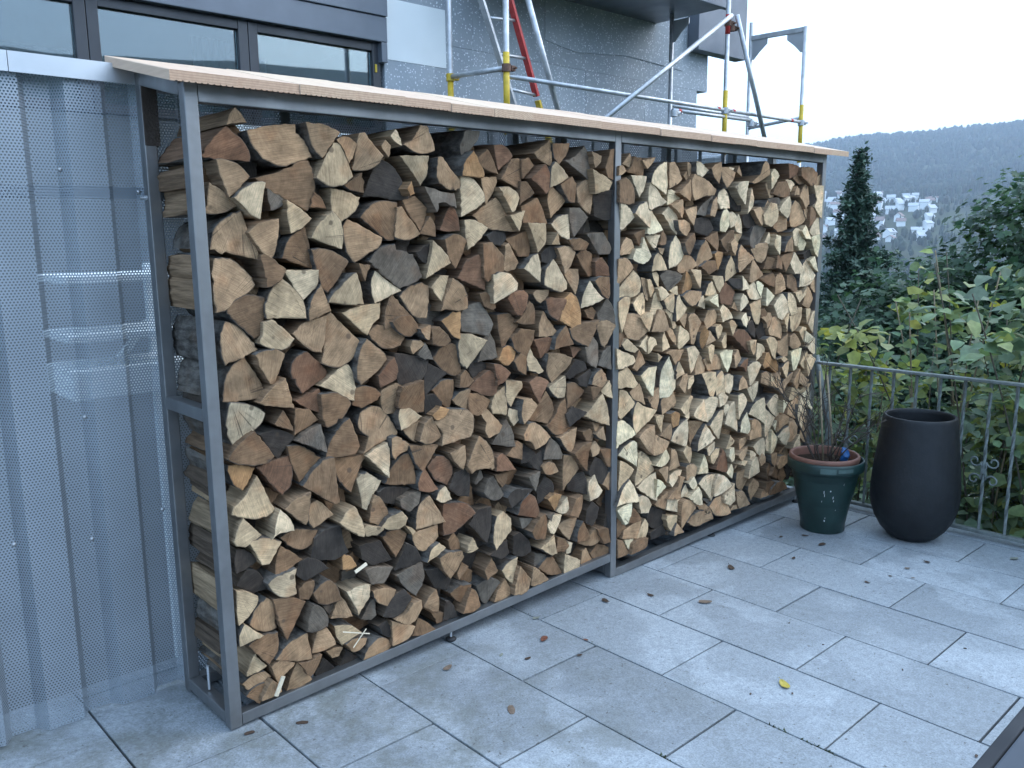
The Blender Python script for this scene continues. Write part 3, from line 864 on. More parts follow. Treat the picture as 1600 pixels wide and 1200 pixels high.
r-1:1460,1303 1484,1318 1569,1304 1556,1263 1526,1214 1477,1248
b-9:965,93 993,144 1020,182 1052,151 1071,88 1018,80
d17:2496,1633 2581,1647 2644,1630 2677,1587 2616,1553 2511,1575
t-2:151,169 182,183 239,153 208,129 172,102
p-9:1675,1305 1694,1347 1713,1376 1760,1322 1800,1293 1740,1270 1668,1258
g-5:686,623 732,639 788,635 776,590 730,570 694,594
t10:2279,1776 2282,1841 2291,1893 2335,1902 2370,1870 2400,1828 2351,1798
p-8:1321,1440 1361,1483 1401,1498 1418,1441 1417,1380 1372,1410
b-7:1492,1097 1511,1151 1572,1193 1597,1152 1622,1106 1566,1103
y-22:1715,1841 1779,1818 1839,1791 1820,1757 1735,1738 1729,1783
t18:3674,372 3702,439 3748,503 3772,484 3772,411 3772,332 3734,289 3677,335
b1:1096,1856 1147,1891 1171,1860 1197,1798 1145,1811 1105,1827
p-4:1912,1704 1941,1704 1991,1676 2027,1642 1983,1613 1948,1589 1923,1589
o7:1185,1087 1218,1131 1257,1136 1301,1115 1284,1079 1244,1055 1212,1067
r1:1359,973 1400,994 1447,979 1472,960 1441,925 1412,878 1382,928
t-11:2422,155 2426,216 2463,226 2521,198 2567,152 2524,131 2475,96 2439,67
p7:3541,1253 3559,1322 3594,1382 3642,1414 3681,1363 3738,1315 3674,1266 3608,1254
t-15:1307,912 1358,909 1393,874 1352,833 1311,806 1294,856
t-6:1905,1461 1949,1466 1984,1449 2011,1419 1976,1385 1907,1340
b-9:1617,625 1669,652 1729,660 1716,588 1718,522 1663,570
p11:1476,937 1549,962 1587,974 1593,929 1581,878 1537,880 1500,907
b-9:851,1240 888,1244 925,1211 939,1187 910,1167 858,1180
t5:2519,1426 2534,1489 2574,1538 2614,1505 2660,1451 2599,1420 2539,1391
t-15:2069,618 2113,646 2189,661 2191,618 2177,556 2172,514 2132,544 2103,577
y2:861,1387 904,1429 947,1427 926,1365 910,1333 883,1360
d33:2824,1791 2870,1806 2941,1757 2986,1699 2954,1673 2878,1683 2842,1726
t17:721,880 762,892 808,899 806,819 783,819 751,844
g17:1458,623 1470,674 1501,713 1545,674 1570,628 1564,607
y-8:48,316 66,351 93,325 126,295 91,287 49,278
t4:386,260 408,301 430,332 453,295 471,243 426,251
r11:2735,1254 2759,1290 2797,1317 2853,1289 2889,1260 2871,1224 2846,1195 2752,1205
p-4:2086,913 2128,943 2194,949 2191,866 2188,797 2143,838 2108,884
p0:2810,562 2827,619 2865,668 2899,674 2925,611 2952,527 2954,495 2888,529
b-1:1283,1227 1323,1260 1351,1311 1380,1285 1396,1214 1340,1214
t0:561,308 613,306 661,284 638,256 619,234 576,263
t20:58,134 94,155 137,153 157,127 120,116 77,105
p-13:2718,182 2721,252 2745,302 2800,284 2851,249 2889,208 2834,188 2766,179
b-7:1483,1932 1589,1938 1571,1894 1524,1848 1494,1881
t4:2457,1160 2474,1176 2516,1173 2574,1126 2546,1078 2525,1018 2500,1023 2479,1087
g8:3003,1542 3034,1598 3105,1616 3166,1586 3125,1541 3085,1496 3029,1485 3006,1504
p4:1572,71 1572,171 1624,142 1678,112 1671,66 1604,66
t-2:2165,1113 2186,1162 2216,1214 2251,1209 2280,1161 2299,1112 2242,1106
d28:328,67 360,116 378,97 406,61 405,50 331,50
g18:249,1724 279,1712 309,1694 287,1666 252,1656 247,1693
y-11:1900,1061 1956,1039 2018,1016 2035,990 2014,976 1952,966 1907,965
t4:3217,1028 3264,1096 3332,1106 3367,1072 3380,1013 3369,969 3304,987 3233,1001
t2:1393,1889 1455,1927 1484,1948 1490,1866 1478,1842 1427,1863
p10:3229,609 3297,633 3351,651 3392,637 3414,565 3419,514 3380,506 3297,549
r0:2866,1031 2918,1064 2982,1050 3043,999 3061,957 3020,922 2960,968
r-11:1157,697 1191,708 1218,686 1274,620 1156,639
t11:958,956 998,986 1044,992 1037,937 1036,893 987,929
p-6:2611,725 2655,734 2708,727 2743,699 2724,671 2695,622 2663,596 2630,616
p-16:2111,1676 2132,1679 2171,1635 2211,1586 2157,1570 2104,1564 2088,1570 2102,1621
y-20:3089,1658 3156,1726 3216,1720 3236,1666 3225,1629 3168,1597 3108,1613
t15:2611,932 2674,948 2740,945 2775,915 2804,877 2785,860 2712,864 2659,867
t14:1832,434 1873,483 1931,495 1934,343 1897,386
b-2:1929,147 1972,128 2004,75 2039,50 1984,50 1931,50
t-11:106,68 123,104 146,131 173,98 183,69 142,64
g4:2236,1374 2292,1398 2361,1383 2396,1367 2363,1334 2307,1306 2295,1297 2272,1319
p-4:3636,1831 3764,1834 3766,1741 3760,1642 3704,1674 3658,1710 3687,1747 3657,1795
b16:932,179 973,196 1037,188 1031,147 997,115 956,145
y10:1201,198 1235,224 1293,234 1280,165 1269,115 1234,148
p-18:2004,1660 2043,1698 2099,1715 2112,1677 2118,1636 2103,1594 2050,1632
p-16:2001,1458 2021,1503 2057,1505 2066,1543 2070,1556 2092,1521 2126,1468 2101,1442 2069,1433 2027,1444
b5:729,73 765,135 811,99 845,62 800,57
p-4:2664,577 2701,617 2746,648 2786,646 2785,557 2776,483 2727,520
t11:1576,1404 1606,1428 1669,1425 1664,1366 1639,1316 1607,1360
d33:1057,1084 1098,1092 1166,1064 1128,1036 1097,1012 1070,1035
b-15:2016,50 2036,99 2080,109 2158,96 2143,56 2122,50 2060,50
y0:1938,380 1942,449 1945,528 1994,505 2047,466 2017,433 1970,402
t11:2269,756 2291,799 2337,828 2362,793 2381,747 2370,727 2318,706 2278,690
r18:1404,1143 1464,1150 1524,1140 1506,1108 1445,1062 1428,1098
t-9:2169,523 2185,573 2200,610 2253,583 2312,554 2290,522 2255,506 2198,503
d4:1231,507 1277,533 1382,514 1340,492 1253,459
d13:1435,1494 1493,1530 1542,1516 1529,1475 1482,1452 1441,1462
b-15:1741,1373 1780,1389 1841,1386 1842,1307 1828,1289 1788,1309
t12:1151,75 1180,124 1220,157 1249,111 1272,78 1213,68
y11:69,162 82,200 105,230 125,194 145,169 111,160
p9:2244,1660 2288,1694 2310,1701 2350,1675 2358,1621 2349,1563 2314,1587 2285,1627
t-8:2876,1394 2878,1469 2902,1509 2953,1474 3026,1435 2972,1406 2905,1367 2891,1364
d17:1731,333 1772,367 1821,327 1801,274 1773,246 1725,273
t-10:3060,547 3105,544 3159,519 3193,476 3197,425 3128,429 3046,435 3037,461 3064,489
d21:1151,1570 1193,1589 1251,1588 1256,1558 1224,1526 1171,1543
t14:2964,258 3029,261 3095,273 3106,212 3080,176 3046,133 2992,162 2968,208
y4:2017,1256 2058,1282 2109,1302 2122,1265 2118,1199 2092,1187 2038,1221
p7:3078,573 3111,621 3155,643 3207,652 3228,583 3235,490 3179,527 3124,553
r4:1755,1454 1802,1471 1849,1434 1870,1389 1769,1389
p-4:3272,1168 3330,1217 3352,1228 3395,1189 3418,1113 3374,1072 3317,1092
b-10:3485,1878 3488,1925 3603,1929 3673,1901 3662,1844 3598,1826
d7:800,1517 878,1554 871,1493 857,1468 821,1491
t-15:921,758 966,770 996,776 999,726 984,681 944,717
d5:1121,292 1189,317 1234,327 1244,263 1199,253
r-14:1151,1076 1194,1067 1243,1029 1209,1001 1166,986 1161,1023
b3:270,404 297,424 327,421 321,379 304,356 271,367
p12:2457,1006 2500,1012 2537,1005 2582,971 2559,929 2543,887 2519,868 2491,930
r-1:2727,329 2759,378 2810,425 2854,384 2874,284 2804,298
p7:1732,425 1738,466 1787,489 1801,448 1830,408 1802,385 1739,376
b-8:508,1740 576,1781 585,1716 531,1724
t-9:1349,94 1361,173 1386,161 1428,125 1465,87 1410,80 1360,86
t20:2609,1127 2644,1184 2722,1177 2756,1146 2739,1109 2675,1092 2643,1081
t-2:1968,138 1977,179 2036,193 2107,197 2098,155 2077,110 2011,127
t-13:775,185 809,220 840,234 852,189 846,142 817,151
p-6:1981,1825 2037,1827 2103,1826 2089,1778 2049,1730 2023,1764
d5:1582,976 1645,1039 1697,1024 1711,987 1665,975 1601,956
b7:1808,606 1915,591 1923,497 1865,514
t4:3019,1482 3089,1514 3155,1513 3172,1487 3161,1429 3134,1403 3081,1420
t-2:435,149 472,158 531,137 522,117 495,104 466,107
p-16:2555,460 2564,523 2612,599 2654,554 2696,508 2644,482
b-3:1844,1927 1870,1933 1871,1879 1879,1802 1839,1809 1812,1850
y4:1347,1070 1370,1118 1393,1074 1439,1013 1416,1004 1358,1023
b1:1970,1842 1999,1865 2008,1909 2059,1905 2085,1869 2086,1828 2040,1829
b10:1924,1171 1970,1175 1997,1146 1992,1094 1962,1066 1926,1063
t19:2393,1391 2414,1445 2436,1473 2491,1457 2529,1414 2494,1394 2447,1378 2411,1376
b8:1275,1070 1309,1099 1349,1087 1354,1032 1353,1003 1308,1025
y2:2375,1024 2373,1063 2382,1126 2437,1100 2474,1079 2481,1046 2435,1022 2394,1004
b-6:1307,1777 1346,1774 1383,1732 1333,1704 1306,1685
b6:819,1579 847,1618 870,1642 892,1611 896,1568 855,1575
t-9:2322,1630 2396,1633 2455,1616 2462,1589 2411,1555 2358,1569 2329,1596
t11:1929,1481 1952,1525 1982,1556 2023,1543 2039,1504 2040,1471 1994,1480 1944,1475
t-6:2945,159 3011,148 3051,109 3093,50 3042,50 2984,50 2965,79
t14:1544,303 1602,321 1662,316 1635,266 1609,225 1577,257
b-8:3197,1773 3236,1835 3326,1845 3370,1800 3358,1758 3289,1756
y-11:2579,863 2629,864 2688,861 2698,784 2683,725 2649,745 2612,813
p4:3631,1568 3677,1616 3741,1657 3772,1633 3772,1557 3667,1542
y-4:2710,800 2733,843 2766,858 2788,821 2801,711 2720,718
t7:3332,957 3394,967 3456,994 3464,919 3453,861 3405,858 3339,891
b-11:248,149 290,142 337,150 319,115 290,85
t-6:2690,1891 2754,1893 2821,1871 2803,1832 2741,1788 2707,1829
y-3:2149,1397 2164,1453 2206,1491 2241,1451 2275,1398 2204,1398
d0:1584,806 1628,834 1708,795 1648,768 1603,744
t-14:2385,1269 2449,1293 2546,1284 2536,1250 2489,1217 2440,1223
b1:216,985 248,1026 270,989 282,950 244,967
y10:2780,1320 2783,1386 2832,1454 2875,1409 2905,1367 2859,1346 2800,1323
t-8:1735,934 1762,966 1802,980 1830,944 1837,921 1803,893 1728,917
y-11:3425,1094 3465,1104 3527,1133 3568,1138 3565,1080 3544,1040 3498,1010 3458,1001 3439,1023 3436,1056
t11:1672,188 1740,209 1788,239 1810,199 1825,171 1776,155 1727,164
t19:2509,623 2566,617 2617,606 2594,541 2553,476 2531,540 2510,585
d31:423,50 460,107 516,50 473,50
p-15:1916,293 1957,308 2021,311 2017,259 1992,211 1971,209
t7:124,1902 134,1931 155,1955 173,1937 187,1912 143,1908
y-7:2338,1215 2348,1253 2370,1279 2406,1235 2444,1205 2386,1167 2340,1149
y-12:1403,245 1465,269 1496,289 1502,241 1509,193 1465,201
p5:2712,1629 2729,1675 2760,1693 2795,1665 2811,1614 2774,1571 2721,1578
p10:2323,196 2332,254 2449,223 2452,145 2384,174
p11:3250,410 3236,496 3245,579 3302,549 3369,509 3325,465 3266,415
d9:1653,952 1746,985 1759,929 1733,900 1667,923
d29:1340,718 1381,688 1423,655 1381,627 1334,627
t8:3478,510 3506,570 3571,586 3629,605 3634,552 3598,482 3566,470
g2:1792,994 1818,1055 1866,1077 1875,965
g21:519,208 556,259 578,271 584,202 561,190
p-13:3000,852 3057,873 3101,868 3132,848 3106,803 3065,753 3037,740 3019,798
b-5:1220,689 1283,742 1312,724 1305,657
b18:1767,114 1815,151 1887,116 1918,99 1852,81 1788,80
d25:895,71 913,151 943,133 972,67
b10:66,90 97,114 129,118 120,79 107,51
d23:2945,1652 3026,1682 3078,1660 3102,1622 3033,1592 2962,1607
t2:2335,519 2384,494 2410,452 2436,402 2375,399 2328,401 2337,444
y13:2171,1221 2186,1268 2202,1300 2230,1265 2266,1221 2260,1202 2205,1192 2162,1188
d27:1376,630 1412,649 1461,663 1461,574 1418,586
t12:2151,794 2195,816 2262,835 2253,779 2232,725 2192,742
b8:1658,201 1671,259 1705,289 1732,244 1753,194 1705,193
d25:1863,217 1884,272 1912,324 1943,257 1944,192
p8:2692,1730 2714,1772 2758,1795 2786,1753 2784,1689 2713,1688
b0:991,1047 1016,1067 1060,1019 1030,999 984,1001
p-13:2509,654 2538,689 2586,715 2605,728 2615,666 2632,603 2593,614 2540,637
b3:1322,1860 1366,1871 1393,1841 1360,1812 1326,1788 1321,1830
p11:3120,378 3178,401 3239,411 3257,382 3266,279 3217,296
o8:444,456 452,479 481,463 504,419 483,414 446,421
p14:2268,1770 2323,1769 2375,1750 2404,1738 2360,1717 2281,1699
b14:918,406 955,430 979,390 983,351 937,351
p-21:3043,213 3047,270 3064,316 3109,329 3142,293 3169,228 3102,218
t-8:2334,1758 2390,1791 2441,1824 2455,1760 2439,1720 2392,1739
p-17:2065,327 2109,324 2144,302 2167,267 2146,228 2090,239
b-15:1576,1551 1650,1554 1696,1532 1677,1503 1614,1505
b1:400,1717 429,1696 445,1664 382,1667
p-19:2804,167 2844,181 2906,217 2916,157 2927,114 2877,96 2806,126
y5:3032,1188 3102,1207 3132,1209 3131,1127 3114,1069 3075,1091
p-3:3475,881 3532,892 3607,893 3589,827 3543,772 3511,767 3489,820
b13:3414,1261 3424,1325 3487,1335 3532,1297 3546,1238 3516,1215 3464,1243
y-13:3170,986 3214,998 3268,984 3310,953 3299,904 3296,860 3255,884
p-17:2814,1797 2859,1823 2932,1832 2917,1778 2907,1709 2864,1744
t1:3236,1592 3255,1638 3297,1674 3353,1662 3360,1583 3292,1569
t-9:2993,1311 3002,1379 3019,1435 3065,1392 3112,1343 3070,1322 3015,1302
b-14:1582,352 1635,414 1681,421 1668,369 1635,329
p-3:856,587 872,618 902,632 934,572 890,567
p-15:2914,651 2910,707 2945,714 2981,697 3013,665 2994,631 2953,597 2927,570
t-6:2308,258 2355,286 2402,304 2419,354 2462,341 2439,304 2427,284 2424,232
t16:2540,859 2556,917 2591,968 2624,932 2640,885 2629,856 2584,858
y4:2086,105 2107,158 2139,198 2162,174 2175,130 2159,86 2114,90
o8:2399,1278 2415,1325 2442,1387 2479,1361 2505,1321 2482,1294
y-17:1238,1646 1330,1666 1308,1631 1286,1585 1264,1612
p6:2800,826 2847,832 2890,812 2893,756 2868,716 2826,730 2803,779
b-5:3329,87 3391,117 3459,103 3513,55 3448,50 3366,50 3317,50
p-9:1455,339 1487,377 1543,363 1518,324 1487,290 1468,299
t15:2499,313 2496,383 2533,394 2571,384 2599,354 2587,326 2525,292
y-13:523,557 537,568 575,555 608,535 582,519 535,527
p7:1239,853 1246,882 1313,859 1308,826 1273,802
b10:2743,1531 2793,1566 2818,1584 2846,1581 2848,1544 2831,1500 2799,1464
t8:2027,841 2063,860 2096,873 2113,826 2125,768 2082,788 2043,808
p6:3650,608 3710,626 3751,652 3772,562 3772,486 3730,517
p1:2986,1262 3018,1292 3053,1309 3093,1260 3133,1215 3075,1208 3025,1218
t3:3073,1870 3083,1922 3102,1941 3140,1921 3167,1874 3117,1850 3048,1825 3006,1828
t0:2024,957 2045,988 2075,1039 2102,1009 2125,970 2098,959 2056,937
t6:3291,1256 3286,1316 3330,1346 3372,1313 3393,1251 3332,1230 3286,1225
p-7:2964,491 2968,551 3015,601 3048,539 3074,494 3046,469
p1:2758,947 2805,961 2866,955 2850,891 2819,841 2789,883
b-2:1095,232 1141,275 1167,211 1106,190
b8:1106,1351 1132,1357 1168,1327 1178,1291 1162,1284 1126,1302
b3:1516,196 1529,262 1574,241 1606,199 1567,181
g12:2511,1659 2569,1709 2659,1756 2632,1689 2591,1653
p-22:2467,236 2510,248 2561,272 2588,231 2598,166 2552,177
t-15:3471,344 3473,404 3477,455 3516,484 3573,423 3569,380 3521,344
y-19:793,358 818,404 857,420 886,393 850,374
b13:2594,1541 2637,1554 2706,1578 2721,1528 2712,1474 2666,1504
t2:3498,1763 3541,1815 3595,1852 3601,1793 3600,1728 3554,1696 3533,1735
y-10:3405,1163 3407,1228 3440,1226 3484,1190 3508,1106 3437,1096
y4:2314,149 2319,170 2410,148 2412,109 2390,58 2346,96
b-8:2540,1407 2601,1434 2664,1432 2680,1388 2618,1362
d24:3130,1042 3186,1077 3234,1058 3260,1014 3225,978 3164,983
p-10:2197,455 2242,487 2287,526 2317,487 2325,464 2290,441 2244,438
t1:3589,1148 3629,1255 3674,1228 3714,1175 3677,1118
t12:1442,596 1479,611 1515,599 1541,557 1490,550 1460,560
d6:581,164 622,175 643,128 642,103 611,115
t-2:3451,978 3498,991 3552,961 3606,913 3566,896 3499,898 3456,919
t1:2411,1678 2458,1691 2518,1702 2502,1655 2468,1606 2431,1640
y-5:2240,1258 2286,1276 2319,1287 2332,1245 2334,1189 2288,1206 2258,1236
o-9:2549,1030 2546,1081 2577,1111 2623,1067 2612,1016 2583,986
p8:2742,1175 2773,1204 2822,1177 2858,1145 2873,1125 2806,1118 2772,1110
t-2:2281,1000 2321,1010 2420,1003 2398,970 2370,923 2346,947 2322,981
p-14:3570,488 3580,557 3641,543 3681,498 3641,459 3622,392 3593,423
p-2:3435,1394 3484,1457 3530,1402 3551,1365 3529,1333 3473,1331
t19:1402,1332 1419,1347 1490,1348 1484,1323 1442,1292 1419,1306
o-21:834,920 877,948 920,930 900,910 852,898
g-6:789,1149 823,1190 845,1157 858,1123 807,1135
t12:3101,150 3144,191 3199,154 3210,126 3167,84 3138,57 3104,116
y7:3507,587 3516,668 3593,649 3629,635 3679,654 3747,664 3699,626 3614,611 3549,585
b-5:2012,204 2021,259 2042,279 2082,241 2116,200 2066,194
b-13:2394,1523 2439,1557 2474,1571 2482,1536 2448,1481 2432,1464 2407,1489
t-9:2371,50 2376,80 2399,112 2437,71 2457,50 2428,50 2379,50
b15:1170,617 1248,614 1236,573 1213,553 1186,585
p6:1524,379 1556,408 1588,433 1601,389 1608,354 1562,357
t12:3183,736 3186,793 3247,794 3297,755 3302,696
p-21:3255,1687 3282,1726 3340,1762 3360,1716 3349,1657 3336,1642
p4:2579,331 2609,380 2645,424 2675,371 2684,315
b-9:1782,236 1853,224 1869,150 1826,152
b9:3332,1431 3392,1445 3479,1459 3459,1423 3408,1364 3386,1345 3366,1386
p-13:2472,1859 2470,1909 2500,1907 2543,1886 2579,1874 2527,1837 2479,1846
t-2:2620,1880 2656,1906 2700,1917 2696,1855 2681,1809 2641,1840
o-17:2306,698 2347,706 2390,685 2381,631 2327,622 2315,650
t-6:2596,1660 2623,1722 2672,1749 2682,1696 2652,1647
t20:1698,77 1705,143 1732,154 1760,108 1781,77 1732,76
b8:3121,1321 3195,1334 3254,1348 3287,1314 3277,1267 3199,1287
t8:2223,248 2274,273 2333,290 2329,246 2318,203 2276,217
p6:3684,1028 3721,1094 3763,1108 3772,959 3743,971
b-5:3616,1711 3685,1703 3708,1646 3644,1613 3595,1597
p11:2117,1562 2181,1562 2230,1565 2209,1525 2195,1493 2150,1526
p-1:3650,1537 3742,1557 3757,1502 3749,1419 3702,1454
y-21:2058,1190 2100,1203 2143,1210 2138,1167 2119,1118 2090,1151
o4:1469,446 1506,465 1551,450 1532,413 1512,386
t-3:768,1204 804,1201 822,1184 771,1152 759,1180
g0:1350,571 1422,583 1409,541 1391,500 1362,546
t-7:3007,1688 3076,1703 3115,1673 3111,1628 3092,1601 3046,1643
o-15:3145,844 3169,910 3207,910 3257,864 3230,826 3169,821
p-11:3371,396 3409,433 3464,446 3486,394 3467,328 3433,343
r12:3378,1943 3457,1938 3506,1926 3470,1885 3394,1859
y-19:988,343 993,376 1020,398 1056,342 1013,337
b15:3435,1866 3495,1899 3560,1898 3595,1872 3566,1843 3502,1833
b8:1686,710 1745,714 1773,682 1760,651 1713,664
p1:3430,1569 3477,1592 3534,1584 3523,1536 3494,1488 3462,1493
y-10:2394,708 2435,736 2488,764 2507,755 2484,721 2462,680 2438,669
y-11:1939,1074 1969,1100 2006,1077 2049,1043 2023,1028 1975,1043 1954,1056
p0:3300,307 3303,451 3355,408 3389,385 3361,339 3332,309
b15:1702,1245 1762,1258 1795,1234 1762,1201 1722,1213
p-10:2210,289 2215,339 2219,382 2260,362 2302,324 2262,307
t14:366,142 399,142 436,132 418,104 389,107
b-4:2019,1569 2091,1591 2096,1566 2083,1521 2062,1511
y-15:2122,1012 2114,1073 2130,1095 2174,1081 2197,1049 2165,1041 2143,1019
p11:2343,334 2353,369 2400,382 2461,376 2438,351 2391,324 2362,307
y-2:2662,1354 2746,1351 2755,1310 2712,1265 2684,1305
o2:2662,1466 2700,1479 2751,1470 2741,1435 2705,1378 2684,1422
t0:3380,223 3416,268 3466,268 3519,235 3505,207 3448,192 3407,191
b14:3171,1370 3203,1439 3278,1428 3276,1365
b-13:546,1485 593,1477 575,1423 560,1451
p-6:3018,727 3069,740 3119,757 3116,698 3083,641 3051,682
t-6:3345,681 3389,720 3483,755 3516,760 3486,721 3440,693 3395,648
y-15:3643,814 3692,848 3758,811 3719,763 3672,715
y9:2272,1198 2278,1229 2318,1206 2354,1162 2386,1117 2356,1108 2326,1156
d5:2797,1336 2864,1334 2947,1327 2943,1285 2881,1280
y-1:2241,1011 2244,1065 2265,1109 2289,1069 2314,1025
y6:2606,1261 2622,1303 2653,1330 2694,1285 2715,1258 2657,1254
b17:966,256 993,295 1029,263 975,223
p-2:3168,1172 3183,1270 3230,1244 3278,1217 3234,1192 3191,1167
y-10:2466,1396 2545,1389 2540,1347 2519,1298 2492,1342
t-15:794,1244 845,1254 839,1200 816,1209
t-11:2240,596 2274,623 2320,651 2328,606 2323,560 2281,578
p-17:2720,732 2765,745 2822,710 2783,677 2729,669
t-15:2285,1701 2363,1728 2370,1685 2361,1639 2325,1674
g18:364,311 419,301 397,254 378,284
y1:2116,1364 2149,1360 2177,1331 2189,1307 2157,1273 2134,1307
y-21:2412,488 2446,515 2485,493 2493,454 2476,412 2443,448
p14:3259,365 3286,410 3315,448 3338,264 3319,302 3270,328
t5:1741,626 1775,653 1810,613 1796,588 1755,582
y3:3108,869 3114,971 3160,959 3193,932 3195,907 3151,887
t0:664,1874 682,1895 706,1877 695,1837 680,1852
y-9:2618,994 2650,1009 2689,997 2684,961 2655,905 2634,937
b-2:3250,1375 3282,1452 3347,1412 3351,1363
p9:2849,1615 2886,1667 2916,1623 2928,1564 2879,1572
g14:1306,401 1394,380 1352,354 1323,349
p-8:2912,1186 2908,1225 2927,1253 2964,1232 2994,1204 2961,1176 2927,1155
t-9:2385,828 2414,875 2449,881 2451,841 2429,782 2398,812
y0:1810,875 1865,919 1880,833 1845,848
y4:3598,800 3661,853 3694,867 3700,814 3681,747 3617,780
p3:2787,1672 2827,1676 2868,1651 2845,1606 2806,1593
t9:2081,1373 2118,1367 2136,1314 2148,1259 2121,1274 2098,1328
p-8:3162,1878 3182,1904 3221,1892 3245,1870 3219,1831 3184,1796 3174,1837
t0:3357,1461 3376,1509 3428,1547 3448,1508 3460,1459
o13:3272,820 3307,874 3367,827 3379,774 3348,770
y1:2205,701 2285,693 2269,655 2253,607 2229,647
t-12:3367,427 3368,513 3415,526 3467,501 3453,464 3406,451
t-4:3513,696 3551,743 3590,772 3608,684 3569,646
b11:1943,247 1975,217 2003,186 1976,161 1945,143
g17:1393,152 1405,217 1467,195 1429,164
t17:3692,1832 3712,1877 3772,1908 3772,1831
y-1:2685,1096 2743,1103 2771,1082 2759,1045 2728,1025 2692,1066
t0:2239,423 2280,430 2321,424 2323,376 2313,341 2276,387
b20:835,129 895,110 889,73 864,73
p-2:3495,1490 3514,1546 3537,1554 3593,1505 3563,1464 3514,1465
t8:2287,1105 2320,1120 2350,1096 2375,1058 2376,1027 2340,1051 2304,1086
y-7:2200,1312 2227,1324 2261,1306 2285,1284 2251,1265 2224,1256
p-4:702,1908 724,1932 744,1901 747,1878 726,1886
t7:3309,296 3406,291 3402,243 3374,201 3321,251
b-12:1719,912 1794,898 1774,868 1740,846
p-5:2634,459 2673,474 2719,482 2728,433 2676,411 2656,423
d24:2351,62 2388,69 2420,50 2415,50 2353,50
p-21:3208,1500 3219,1553 3265,1549 3276,1502 3274,1444 3241,1471
t6:3128,1658 3132,1703 3157,1741 3192,1688 3181,1627
p4:2530,1211 2547,1246 2582,1262 2610,1234 2612,1191
t11:3685,1274 3742,1305 3772,1262 3772,1210 3735,1212 3689,1239
y-7:2064,1054 2090,1081 2122,1102 2128,1058 2130,1013 2097,1037
t-9:1725,1915 1782,1898 1770,1864 1744,1846
t-15:2915,731 2924,785 2952,809 2990,773 3006,736
t16:2428,1906 2464,1897 2506,1886 2483,1854 2449,1833 2436,1862
p-21:2590,1236 2641,1255 2685,1263 2695,1194 2643,1215
y-11:3361,806 3406,829 3455,828 3445,770 3422,735 3388,769
t-3:3136,1108 3187,1115 3194,1131 3231,1128 3249,1102 3223,1056 3201,1043 3190,1075
p-18:2933,1664 2942,1726 2958,1797 2989,1746 2985,1705 2953,1679
t-1:2882,926 2921,954 2953,903 2914,861 2893,856
d0:3005,1080 3047,1101 3080,1055 3084,999 3023,1036
b6:3268,140 3348,131 3382,116 3338,72 3290,66
y3:2708,370 2699,410 2731,436 2772,437 2767,398 2729,354
p-5:3662,892 3703,914 3744,941 3772,847 3746,841 3691,868
r-14:2910,864 2944,891 2999,901 3010,852 2998,823 2961,850
t12:1950,1874 1974,1901 1993,1923 2009,1900 2015,1857 1985,1864
t5:2379,1164 2413,1178 2454,1179 2445,1134 2434,1106
t18:3191,1751 3162,1822 3190,1857 3215,1813 3235,1760
t-11:3583,688 3584,757 3630,725 3686,692 3655,653
y-20:2993,992 3065,993 3070,937 3050,908 3010,951
y-12:2357,861 2355,916 2372,952 2403,909 2416,886 2386,876
d28:3619,1441 3693,1465 3765,1438 3682,1407 3639,1408
y12:2171,1389 2204,1395 2226,1377 2234,1313 2205,1338 2183,1362
y8:2837,1104 2856,1118 2885,1108 2921,1082 2895,1062 2870,1030 2853,1065
r19:1621,1097 1699,1081 1641,1043
t-13:1759,687 1814,716 1822,649 1780,665
t-11:2936,368 2978,384 3044,397 3031,358 2990,325 2967,338
b15:3294,214 3339,249 3359,202 3332,138 3300,144
p-7:2487,302 2541,328 2562,292 2564,253 2525,262
y-7:2457,851 2511,863 2519,832 2483,801 2452,798
y1:3565,995 3605,1021 3649,1009 3646,958 3650,911 3613,945
y-8:3485,1224 3551,1234 3569,1208 3615,1255 3603,1206 3541,1164
b5:2214,1519 2235,1571 2251,1587 2269,1558 2265,1521 2248,1515
t9:2609,145 2660,152 2702,123 2690,85 2637,106
p-12:2848,377 2853,417 2895,421 2911,373 2906,342 2885,338
t0:2612,1002 2629,1040 2653,1078 2701,1023 2656,1012
p9:2447,232 2458,268 2488,296 2509,256 2517,216
t8:2973,448 3030,450 3066,456 3047,418 2984,381
p-19:3508,1572 3555,1607 3592,1559 3612,1526 3545,1531
y3:3613,1125 3699,1119 3705,1067 3674,1031
p10:3334,465 3371,493 3402,501 3413,392 3370,425
o-20:751,1734 774,1761 786,1717 764,1710
p13:3350,1853 3413,1852 3454,1833 3428,1786 3386,1808
p-5:2927,1115 2961,1139 2982,1146 2999,1106 2980,1065 2951,1080
t-13:2797,1518 2829,1543 2857,1517 2834,1452 2813,1474
g-1:3157,1746 3245,1755 3284,1740 3264,1717 3188,1716
y7:2759,1009 2803,1054 2819,1011 2828,972 2795,972
p-6:2929,1267 2933,1308 2924,1347 2968,1315 3013,1275
t-15:2055,1893 2111,1899 2148,1911 2127,1885 2091,1857
p3:1986,124 2063,118 2052,96 2031,64 2008,85
d4:3611,1770 3668,1788 3708,1739 3634,1714
t11:3233,50 3253,84 3299,100 3320,50 3258,50
p8:3573,281 3612,327 3652,360 3670,268
g17:1066,601 1093,654 1114,616 1076,595
p-5:3640,1403 3705,1426 3742,1333 3697,1352
p-7:3065,1304 3086,1311 3133,1286 3121,1247 3116,1220 3076,1265
t7:2906,50 2933,69 2968,78 2994,50 2951,50
y-16:1474,1531 1504,1580 1527,1530
t6:1755,743 1809,726 1796,686 1768,699
p-13:3628,928 3621,996 3676,966 3713,946 3672,915
y3:2299,1299 2338,1317 2367,1319 2374,1274 2340,1279
